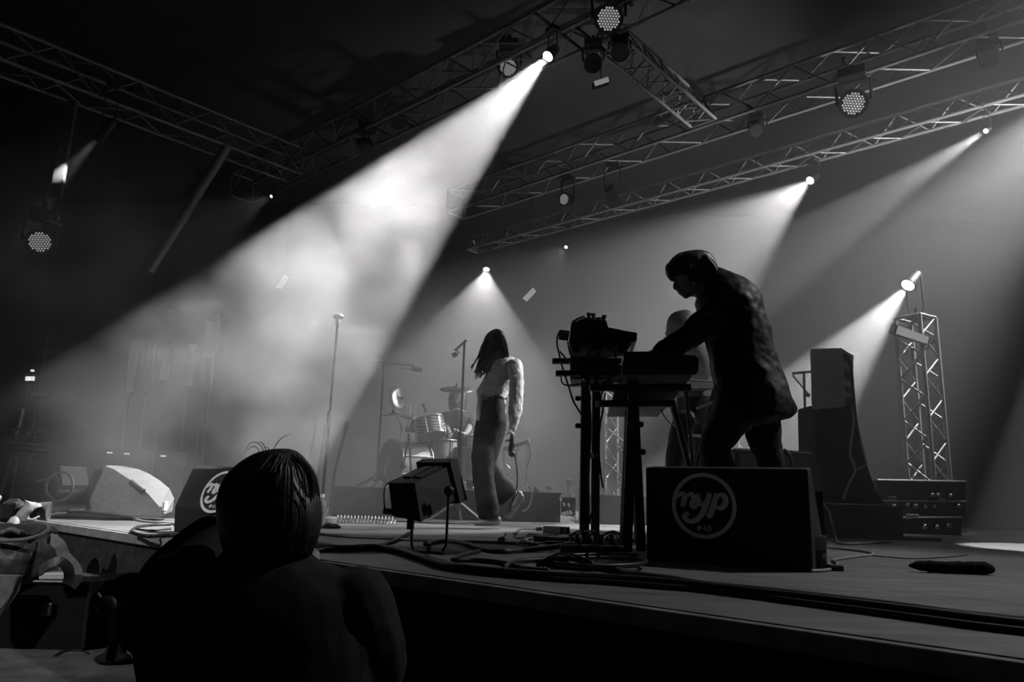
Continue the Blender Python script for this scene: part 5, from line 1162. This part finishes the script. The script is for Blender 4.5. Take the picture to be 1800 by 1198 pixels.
# ---------------------------------------------------------------- power strips and boxes on the floor
p0, p1 = onz(985, 973), onz(1098, 976); d = (p1 - p0).normalized()
e = empty('power_strip', (p0 + p1) / 2, 'worn power strip with a row of round sockets at the foot of the keyboard stand', 'power strip')
Mx = rot_to((0, 0, 1), d)
MB().box((p0 + p1) / 2 + Vector((0, 0, .025)), ((p1 - p0).length, .07, .045), Mx, bevel=.008).build('housing', M_lampbody, e)
nn = Vector((d.y, -d.x, 0)); nn = nn if nn.y < 0 else -nn
for k in range(5):
    MB().lathe([(.017, 0), (.019, .004), (.014, .005), (.013, 0)], p0 + (p1 - p0) * (.3 + .14 * k) + nn * .034 + Vector((0, 0, .026)), nn, n=14).build('socket', M_darkmetal, e)
MB().box(p0 + d * .05 + Vector((0, 0, .045)), (.06, .05, .02), Mx, bevel=.005).build('switch', M_stand, e)
for k in range(4):
    c0 = p0 + (p1 - p0) * (.28 + .18 * k) + Vector((0, 0.01, .045)); MB().lathe([(.018, 0), (.02, .03), (.012, .05)], c0, (0, .1, 1), n=10).build('plug', M_rubber, e)
bx_ = MB().box(onz(1052, 982) + Vector((.12, .02, .014)), (.12, .06, .028), Mx, bevel=.006).build('cable_joiner', M_lampbody); tag(bx_, 'flat black cable joiner in front of the power strip', 'box')
e = empty('effects_box', onz(978, 938), 'flat black effects box lying among the tangled leads left of the keyboard stand', 'box')
MB().box(onz(978, 938) + Vector((0, 0, .028)), (.16, .12, .05), RS, bevel=.006).build('case', M_lampbody, e); MB().tube([at(953, 929, onz(978, 938).y), at(942, 929.5, onz(978, 938).y)], .012, n=8).build('plug', M_rubber, e)
e = empty('effects_box', onz(975, 952), 'second black effects box nearer the front among the leads', 'box')
MB().box(onz(968, 953) + Vector((0, 0, .018)), (.2, .09, .035), RS, bevel=.006).build('case', M_lampbody, e)
for k in range(4): MB().lathe([(.008, 0), (.008, .012)], onz(955 + 8 * k, 952) + Vector((0, 0, .035)), (0, 0, 1), n=8).build('knob', M_chrome, e)
e = empty('junction_plug', onz(881, 955), 'single round plug with a prong standing on the stage right of the square lamp', 'plug')
MB().ball(onz(881, 954) + Vector((0, 0, .018)), (.022, .02, .018), u=12, v=8).build('body', M_rubber, e, smooth=True); MB().tube([onz(884, 954) + Vector((0, 0, .03)), onz(888, 955) + Vector((0.004, 0, .055))], .004, n=6).build('prong', M_stand, e)

# ---------------------------------------------------------------- cables lying on the stage
M_cable = mat('black_cable', 0.012, 0.42, noise=0.2, scale=60)
def floor_cable(pts, r, label, m=None, group='cables lying on the stage', lift=0.0):
    P = []
    for i, p in enumerate(pts):
        q = onz(p[0], p[1], STAGE_Z + r + lift + (p[2] if len(p) > 2 else 0)); P.append(q)
    return tag(MB().tube(spline(P, 7), r, n=7).build('cable', m or M_cable, None, smooth=True), label, 'cable', group)
floor_cable([(540, 953), (598, 963), (655, 961), (705, 968), (751, 982), (790, 994), (840, 1001), (893, 1006), (975, 1012), (1060, 1016), (1140, 1021), (1230, 1030), (1330, 1042), (1420, 1052), (1550, 1068), (1700, 1087), (1830, 1102)], .016, 'thickest black cable running the whole length of the stage edge')
floor_cable([(1018, 994), (1071, 999), (1124, 1010), (1180, 1018), (1240, 1028), (1330, 1037), (1420, 1047), (1560, 1063), (1690, 1080), (1830, 1094)], .013, 'black cable running beside the thickest one towards the right edge')
floor_cable([(880, 1006), (960, 1016), (1060, 1022), (1160, 1030), (1250, 1037), (1400, 1057), (1560, 1078), (1700, 1097), (1830, 1112)], .009, 'thin cable nearest to the stage edge at the right')
floor_cable([(552, 936), (591, 941), (669, 945), (720, 948), (800, 951), (875, 953), (946, 956)], .008, 'thin cable running behind the square lamp from the far side')
floor_cable([(545, 974), (568, 966), (637, 963), (687, 952), (719, 936)], .010, 'cable bending up to the rear of the square lamp')
floor_cable([(747, 956), (769, 951), (804, 952), (840, 961), (875, 968), (911, 967), (954, 962), (990, 958)], .012, 'wavy cable from the square lamp to the power strip')
floor_cable([(843, 968), (820, 973), (801, 979), (799, 984), (840, 984), (893, 990), (929, 999), (965, 1003)], .010, 'cable doubled back in a pointed loop before the square lamp')
floor_cable([(886, 998), (896, 991), (911, 986), (961, 982), (1010, 980)], .011, 'short cable piece leading under the coiled cable')
def coil(cx, cy, rx, ry, r, label, n=40, lift=0):
    c = onz(cx, cy, STAGE_Z + r + lift); a = onz(cx + rx, cy, STAGE_Z + r + lift) - c; b = onz(cx, cy + ry, STAGE_Z + r + lift) - c
    P = [c + a * math.cos(2 * math.pi * k / n) + b * math.sin(2 * math.pi * k / n) for k in range(n)]
    return tag(MB().tube(P, r, n=7, closed=True).build('cable_coil', M_cable, None, smooth=True), label, 'cable', 'coiled cable loops')
coil(1046, 984, 89, 12, .010, 'widest flat loop of coiled cable in front of the power strip')
coil(1056, 986, 80, 8, .008, 'inner flat loop of coiled cable in front of the power strip', lift=.02)
mb = MB(); random.seed(5)
base = onz(985, 1000)
for k in range(7): mb.tube(spline([base + Vector((-.09 + .02 * k, .01 * (k % 3), .01)), base + Vector((-.03 + .01 * k, -.02 + .012 * k, .045 + .004 * (k % 3))), base + Vector((.06 + .008 * k, .01 - .01 * k, .035)), base + Vector((.12, -.01 * k + .02, .012))], 5), .009, n=6)
o = mb.build('cable_bunch', M_cable, None, smooth=True); tag(o, 'bunched knot of cable ends at the stage edge below the coil', 'cable')
tang = [[(905, 938), (915, 930), (935, 929), (952, 929)], [(903, 936), (908, 945), (925, 942), (945, 940)], [(915, 952), (930, 938), (960, 941), (990, 936)], [(930, 948), (955, 942), (985, 946), (1010, 940)], [(1000, 940), (1020, 936, .12), (1045, 934, .1), (1060, 948)], [(1055, 945), (1070, 935, .12), (1088, 938, .12), (1100, 952)], [(1062, 948), (1078, 938, .06), (1090, 950)], [(998, 950), (1010, 936, .10), (1030, 934, .12), (1044, 950)], [(920, 950), (945, 955), (975, 950), (1000, 957)], [(905, 955), (935, 960), (965, 958), (985, 962)], [(1085, 952), (1100, 947), (1118, 950), (1135, 952)], [(1070, 956), (1092, 958), (1120, 955), (1136, 958)]]
words = ['left end of the tangle', 'small hook at the left of the tangle', 'strand through the middle of the tangle', 'strand reaching the two-post stand', 'raised arc before the two-post stand', 'raised arc before the A-shaped stand', 'small raised arc before the A-shaped stand', 'raised arc at the first post', 'low strand under the effects box', 'nearest strand of the tangle', 'strand right of the A-shaped stand', 'low strand beside the big black monitor']
for p, w_ in zip(tang, words): floor_cable(p, .0055, 'thin lead in the tangle by the keyboards, ' + w_, group='tangled leads by the keyboards')
# at the right, behind the big wedge
floor_cable([(1426, 1003), (1448, 1002), (1465, 998), (1472, 990), (1464, 984), (1480, 981), (1510, 977), (1530, 975), (1533, 972), (1515, 968), (1480, 964), (1456, 962)], .007, 'grey cable zigzagging on the stage right of the plastic cup', M_palecable)
P = [at(1445, 884, 6.05), at(1456, 896, 6.02), at(1463, 920, 6.0), at(1470, 945, 6.0), onz(1474, 953, STAGE_Z + .01), onz(1500, 955, STAGE_Z + .01), onz(1565, 951, STAGE_Z + .01)]
tag(MB().tube(spline(P, 6), .010, n=6).build('cable', M_palecable, None, smooth=True), 'grey cable falling from the cloth-covered riser to the stage', 'cable')
floor_cable([(1530, 976), (1600, 981), (1660, 979), (1700, 975)], .003, 'very thin dark wire on the bare stage right of the cup')
# far end of the stage
floor_cable([(95, 903), (140, 899), (172, 902), (215, 907), (250, 915), (300, 919), (310, 922)], .008, 'pale cable on the far stage end below the curved monitor', M_palecable)
floor_cable([(86, 905), (120, 897), (146, 895)], .010, 'short bright cable by the raised camera', M_palecable)
floor_cable([(232, 934), (240, 926), (270, 922), (300, 921)], .009, 'cable looping at the stage edge before the emblem monitor')
floor_cable([(232, 936), (260, 942), (300, 940), (350, 945), (400, 950)], .010, 'dark cable along the stage edge below the emblem monitor')
floor_cable([(240, 929), (265, 932), (300, 929)], .006, 'thin cable left of the emblem monitor')
# singer's microphone lead
P = [at(902, 774, 5.78), at(905, 800, 5.8), at(909, 830, 5.8), at(908, 858, 5.82), at(900, 885, 5.9), onz(880, 913, STAGE_Z + .01), onz(850, 917, STAGE_Z + .01), onz(780, 919, STAGE_Z + .01), onz(690, 915, STAGE_Z + .01), onz(610, 907, STAGE_Z + .01)]
tag(MB().tube(spline(P, 7), .005, n=6).build('cable', M_cable, None, smooth=True), 'microphone lead hanging from the singer\'s hand to the floor', 'cable')
# coiled lead along the foot of the riser
mb = MB(); a, b = onz(592, 911, STAGE_Z + .03), onz(694, 914, STAGE_Z + .03); P = []
for k in range(220):
    t = k / 219; P.append(a.lerp(b, t) + Vector((0, .03 * math.cos(t * 2 * math.pi * 17), .026 * math.sin(t * 2 * math.pi * 17))))
tag(mb.tube(P, .006, n=5).build('coiled_lead', M_white, None, smooth=True), 'pale curly lead lying at the foot of the drum riser', 'cable')
# bottle, folded cloth and a small flat box at the stage front
b = onz(562, 928)
e = empty('water_bottle', b, 'clear ridged water bottle beside the seated photographer\'s head', 'bottle')
smooth_by_angle(MB().lathe([(.03, 0), (.034, .006)] + [(.034 - .003 * (k % 2), .02 + .014 * k) for k in range(10)] + [(.032, .165), (.014, .20), (.013, .215)], b, (0, 0, 1), n=20).build('body', M_cup, e), 60)
MB().lathe([(.015, .212), (.015, .232), (.012, .235)], b, (0, 0, 1), n=14).build('cap', M_white, e)
mb = MB(); c0 = onz(580, 928); mb.ball(c0 + Vector((0, 0, .012)), (.085, .06, .022), u=16, v=8)
tag(fuse(mb, 'folded_cloth', M_blackfab, None, voxel=.008, disp=.02, dscale=.05), 'crumpled dark cloth before the base of the tall microphone stand', 'cloth')

# ---------------------------------------------------------------- far left: flight case, backpack, strap, dim gear
Yc = 3.75
e = empty('flight_case', onz(80, 1104, 0), 'black flight case standing in the pit below the backpack', 'case')
A = [at(-30, 1020, Yc), at(160, 1023, Yc), at(153, 1097, Yc), at(-30, 1113, Yc)]
A[2].z = 0.0; A[3].z = 0.0
MB().prism(A, (0.12, 0.42, 0.0)).build('case', mat('flight_case_black', 0.006, 0.7, noise=0.3, scale=30, spec=0.15), e)
MB().tube([A[0] + Vector((0, -.004, 0)), A[1] + Vector((0, -.004, 0))], .008, n=6).build('edge_bar', M_darkmetal, e); MB().tube([A[1] + Vector((0, -.004, 0)), A[2] + Vector((0, -.004, .01))], .008, n=6).build('edge_bar', M_darkmetal, e)
MB().box(at(84, 1070, Yc - .012), (.05, .02, .06), bevel=.006).build('latch', M_darkmetal, e)
MB().prism([at(-40, 1010, 3.6), at(28, 1012, 3.6), at(22, 1040, 3.6), at(-10, 1085, 3.6), at(-40, 1090, 3.6)], (0, .05, 0)).build('hanging_flap', mat('grey_canvas', 0.16, 0.9, noise=0.2, scale=25, bump=0.2), e)
Yb = 3.85; M_bag = mat('dark_nylon', 0.05, 0.5, noise=0.3, scale=20, bump=0.5, bscale=30)
M_bag2 = mat('grey_webbing', 0.17, 0.7, noise=0.2, scale=80, bump=0.3, bscale=300)
e = empty('backpack', at(50, 1020, Yb), 'dark camera backpack with loose grey straps lying on the flight case', 'backpack')
mb = MB()
prof(mb, [(-50, 930, 70, 926, 0.10), (-60, 945, 88, 940, 0.15), (-60, 965, 94, 962, 0.17), (-60, 990, 92, 985, 0.18), (-60, 1012, 88, 1008, 0.17), (-55, 1026, 80, 1022, 0.14)], Yb, n=28, sq=.6)
fuse(mb, 'body', M_bag, e, voxel=.010, it=3, disp=.02, dscale=.07)
mb = MB(); prof(mb, [(-50, 920, 66, 921, 0.10), (-58, 928, 80, 927, 0.14), (-58, 940, 86, 938, 0.15)], Yb - .02, n=24, sq=.6); fuse(mb, 'top_flap', M_bag, e, voxel=.010, disp=.022, dscale=.05)
MB().tube(spline([at(-10, 950, Yb - .19), at(40, 948, Yb - .19), at(70, 940, Yb - .15), at(86, 930, Yb - .05), at(84, 924, Yb + .05)], 6), .010, n=8).build('zip_piping', M_bag2, e)
MB().tube(spline([at(5, 936, Yb - .16), at(20, 930, Yb - .17), at(36, 936, Yb - .16)], 5), .012, n=8).build('grab_handle', M_bag2, e)
def web(pts, w, label, m=M_bag2, par=None, th=.004):
    P = spline(pts, 7); mb = MB(); rings = []
    for i, p in enumerate(P):
        t = (P[min(i + 1, len(P) - 1)] - P[max(i - 1, 0)]).normalized(); s = t.cross(Vector((0, 1, 0))); s = s.normalized() if s.length > .2 else Vector((1, 0, 0))
        wv = Vector((0, 1, 0)) * .35 + s * .9; wv = (wv - t * wv.dot(t)).normalized(); nn = t.cross(wv)
        rings.append([p + wv * w / 2 + nn * th, p - wv * w / 2 + nn * th, p - wv * w / 2 - nn * th, p + wv * w / 2 - nn * th])
    mb.loft(rings); return mb.build(label, m, par, smooth=False)
web([at(86, 944, Yb - .1), at(104, 956, Yb - .12), at(112, 975, Yb - .12), at(126, 990, Yb - .12), at(134, 1002, Yb - .12), at(134, 1018, Yb - .13), at(124, 1030, Yb - .14)], .05, 'shoulder_strap', M_bag2, e)
web([at(70, 1004, Yb - .2), at(86, 992, Yb - .22), at(104, 986, Yb - .22), at(118, 996, Yb - .2), at(122, 1012, Yb - .18), at(118, 1026, Yb - .16)], .045, 'waist_strap', M_bag, e)
pc = at(105, 1003, Yb)
MB().box(Vector((pc.x + .02, pc.y - .02, A[1].z + .02)), (.16, .12, .03), rot_to((0, 0, 1), (1, .3, 0)), bevel=.004).build('folded_papers', M_white, e)
# loose camera strap left of the seated photographer
e = empty('camera_bag_strap', onz(195, 1172, 0), 'dark bag strap with a round buckle hanging down to the pit floor', 'strap')
Yt = 2.9
web([at(262, 1020, Yt - .3), at(236, 1014, Yt - .15), at(212, 1020, Yt), at(196, 1034, Yt), at(188, 1050, Yt)], .035, 'upper_strap', M_blackfab, e)
web([at(190, 1070, Yt), at(198, 1100, Yt), at(200, 1130, Yt), at(194, 1160, Yt + .08)], .034, 'lower_strap', M_blackfab, e)
MB().ball(at(187, 1063, Yt), (.04, .02, .036), u=16, v=10).build('buckle', M_rubber, e, smooth=True)
MB().tube(spline([at(172, 1042, Yt), at(178, 1050, Yt), at(184, 1054, Yt)], 4), .004, n=6).build('buckle_pin', M_chrome, e)
mb = MB(); f0 = onz(197, 1165, 0); mb.ball(f0 + Vector((0, 0, .02)), (.085, .06, .024), u=14, v=8); mb.ball(f0 + Vector((.0, .02, .05)), (.045, .04, .045), u=14, v=8)
fuse(mb, 'strap_end', M_blackfab, e, voxel=.008)
sm = MB(); c0 = onz(235, 1162, 0); sm.ball(c0 + Vector((0, 0, .015)), (.05, .04, .018), u=12, v=8)
tag(fuse(sm, 'lens_cap', M_rubber, None, voxel=.007), 'small dark lump lying on the pit floor by the strap', 'lens cap')
P = [onz(95, 1152, .006), onz(115, 1143, .006), onz(140, 1142, .006), onz(155, 1147, .006)]
tag(MB().tube(spline(P, 6), .004, n=5).build('cable', M_cable, None, smooth=True), 'thin wire curved on the pit floor', 'cable')
# dim followspot on a case
Yf = 7.2
e = empty('wheeled_light_box', onz(75, 894), 'dim box-shaped lamp with a spoked ring at the far left of the stage', 'stage lamp')
q = [at(37, 832, Yf), at(93, 823, Yf), at(98, 864, Yf), at(41, 870, Yf)]
M_dimgear = mat('dull_grey_metal', 0.10, 0.6, noise=0.2, scale=20)
MB().prism(q, (0.05, .3, 0)).build('box', M_dimgear, e)
q = [at(95, 821, Yf - .05), at(106, 818, Yf - .05), at(110, 852, Yf - .05), at(100, 855, Yf - .05)]; MB().prism(q, (0.05, .36, 0)).build('front_plate', M_dimgear, e)
cw = at(105, 854, Yf - .08); n = 28; ring = [cw + Vector((math.cos(t) * .115, 0.02 * math.cos(t), math.sin(t) * .13)) for t in [2 * math.pi * k / n for k in range(n)]]
MB().tube(ring, .012, n=6, closed=True).build('ring', M_alu, e, smooth=True)
for k in range(3): rod('spoke', cw + Vector((math.cos(k * 2.1) * .115, 0, math.sin(k * 2.1) * .13)), cw, .007, M_dimgear, e)
for x in (43, 92): 
    t = at(x, 866, Yf + .1); rod('leg', t, Vector((t.x, t.y, STAGE_Z)), .018, M_dimgear, e)
rod('handle', at(64, 846, Yf - .02), at(84, 841, Yf - .02), .012, M_alu, e)
# dim shelf rack at the far left
Yr = 8.0
e = empty('shelf_rack', onz(45, 888), 'dim shelf rack with an upright bar at the far left', 'rack')
rod('upright', at(40, 718, Yr), at(28, 770, Yr), .022, M_alu, e); t = at(28, 770, Yr); rod('post', t, Vector((t.x - .08, t.y, STAGE_Z)), .02, M_dimgear, e)
t = at(62, 756, Yr); rod('post', t, Vector((t.x - .02, t.y, STAGE_Z)), .02, M_dimgear, e)
for y in (755, 768, 780, 789, 798): MB().box(at(44, y, Yr), (.26, .3, .022), bevel=.003).build('shelf', M_dimgear, e)
MB().box(at(48, 763, Yr - .1), (.05, .05, .06), bevel=.006).build('bottle', M_whitecab, e)
# work lamp with two lit windows
e = empty('work_lamp', at(53, 660, 8.2), 'small work lamp with two bright square windows at the far left', 'lamp')
M_lit = mat('lit_window', 0.8, 0.4, emit=0.9)
for x in (48.5, 57): MB().box(at(x, 665, 8.1), (.044, .03, .05), bevel=.01).build('lit_window', M_lit, e)
MB().box(at(53, 665, 8.16), (.13, .08, .09), bevel=.01).build('housing', M_fixture, e); MB().ball(at(57, 651, 8.1), (.022, .02, .014), u=10, v=6).build('lit_cap', M_lit, e)
hb = at(53, 668, 8.16); rod('pole', hb, Vector((hb.x, hb.y, STAGE_Z)), .016, M_dimgear, e)
for (x, y, w_, lab) in ((80, 619, .26, 'upper dim horizontal bar hanging behind the work lamp'), (66, 693, .26, 'lower dim horizontal bar behind the work lamp')):
    b0 = MB().box(at(x, y, 8.44), (w_, .05, .045), rot_to((0, 0, 1), (1, 0, -.1)), bevel=.004).build('dim_bar', M_dimgear); tag(b0, lab, 'bar')
pb = at(73, 656, 8.46); tag(rod('support_pole', Vector((pb.x, 8.46, STAGE_Z)), Vector((pb.x, 8.46, 2.5)), .012, M_dimgear), 'thin upright pole holding the dim bars behind the work lamp', 'pole')
# hanging black cloth leg that catches the short beam, and lamp suspension
a = at(108, 215, 8.4); b = at(127, 215, 8.4)
lg = MB().box(((a.x + b.x) / 2, 8.43, (5.5 + at(115, 348, 8.43).z) / 2), (b.x - a.x, .05, 5.5 - at(115, 348, 8.43).z), bevel=.004).build('black_cloth_leg', M_dimgear); tag(lg, 'narrow black cloth hanging at the far left with a bright half-round spot', 'cloth')
t0 = at(70, 400, 8.58); rod('suspension', Vector((t0.x, t0.y, 3.98)), Vector((t0.x, t0.y, 5.5)), .012, M_darkmetal, bpy.data.objects['led_wash_lamp.005'])
e = empty('clamp_cluster', at(92, 378, 8.5), 'tangle of clamps and leads hanging above the lone led lamp', 'clamps')
cl = at(92, 378, 8.5); rod('drop_rod', cl, Vector((cl.x, cl.y, 5.5)), .008, M_darkmetal, e)
for k in range(5): MB().tube([cl + Vector((.05 * math.cos(1.3 * k), .04 * math.sin(2.1 * k), -.02 * k)), cl + Vector((.09 * math.cos(1.3 * k + 1), .05, -.02 * k - .03))], .016, n=8).build('clamp', M_alu, e)
# tall slender towers of light battens in the smoke
M_batten = mat('pale_batten_casing', 0.5, 0.5, noise=0.1, scale=20)
bat = [(237, 612, 690), (269, 600, 690), (304, 545, 670), (339, 605, 680), (371, 566, 628), (384, 552, 620)]
bw = ['first of six from the left', 'second of six from the left', 'tallest, third of six', 'fourth of six from the left', 'fifth of six from the left', 'last of six, nearest the singer']
for (x, y0, y1), w_ in zip(bat, bw):
    Yv = 9.2; tp = at(x, y0, Yv); bt = Vector((tp.x, Yv, at(x, y1, Yv).z))
    e = empty('light_batten', bt, 'upright pale light batten in the smoke, ' + w_, 'light batten', 'upright light battens in the smoke')
    MB().box((tp + bt) / 2, (.085, .09, (tp - bt).length), bevel=.006).build('casing', M_batten, e); MB().box((tp + bt) / 2 + Vector((.046, -.045, 0)), (.012, .012, (tp - bt).length * .96)).build('edge_rail', M_alu, e)
    rod('pole', Vector((bt.x, Yv, STAGE_Z)), bt, .02, M_dimgear, e); MB().lathe([(.16, 0), (.16, .02), (.03, .03)], Vector((bt.x, Yv, STAGE_Z)), (0, 0, 1), n=16).build('base', M_dimgear, e)
# dark amplifier boxes with tiny lit windows in the smoke
for (x, y, n_, lab) in ((192, 795, 2, 'dark amplifier with two tiny lights left in the smoke'), (222, 797, 2, 'dark amplifier with two tiny lights in the middle of the smoke'), (286, 801, 1, 'dark amplifier with one wide tiny light in the smoke')):
    Ya_ = 8.6; c = at(x, y, Ya_); e = empty('amplifier_box', Vector((c.x, Ya_ + .2, STAGE_Z)), lab, 'amplifier', 'dark amplifiers in the smoke')
    hgt = c.z + .06 - STAGE_Z; MB().box((c.x, Ya_ + .2, STAGE_Z + hgt / 2), (.22, .36, hgt), bevel=.008).build('cabinet', M_wedge, e)
    for k in range(n_): MB().box(c + Vector(((k - (n_ - 1) / 2) * .035, .01, 0)), (.018 if n_ > 1 else .055, .02, .014)).build('indicator_light', M_lit, e)
# crossing wires over the stage
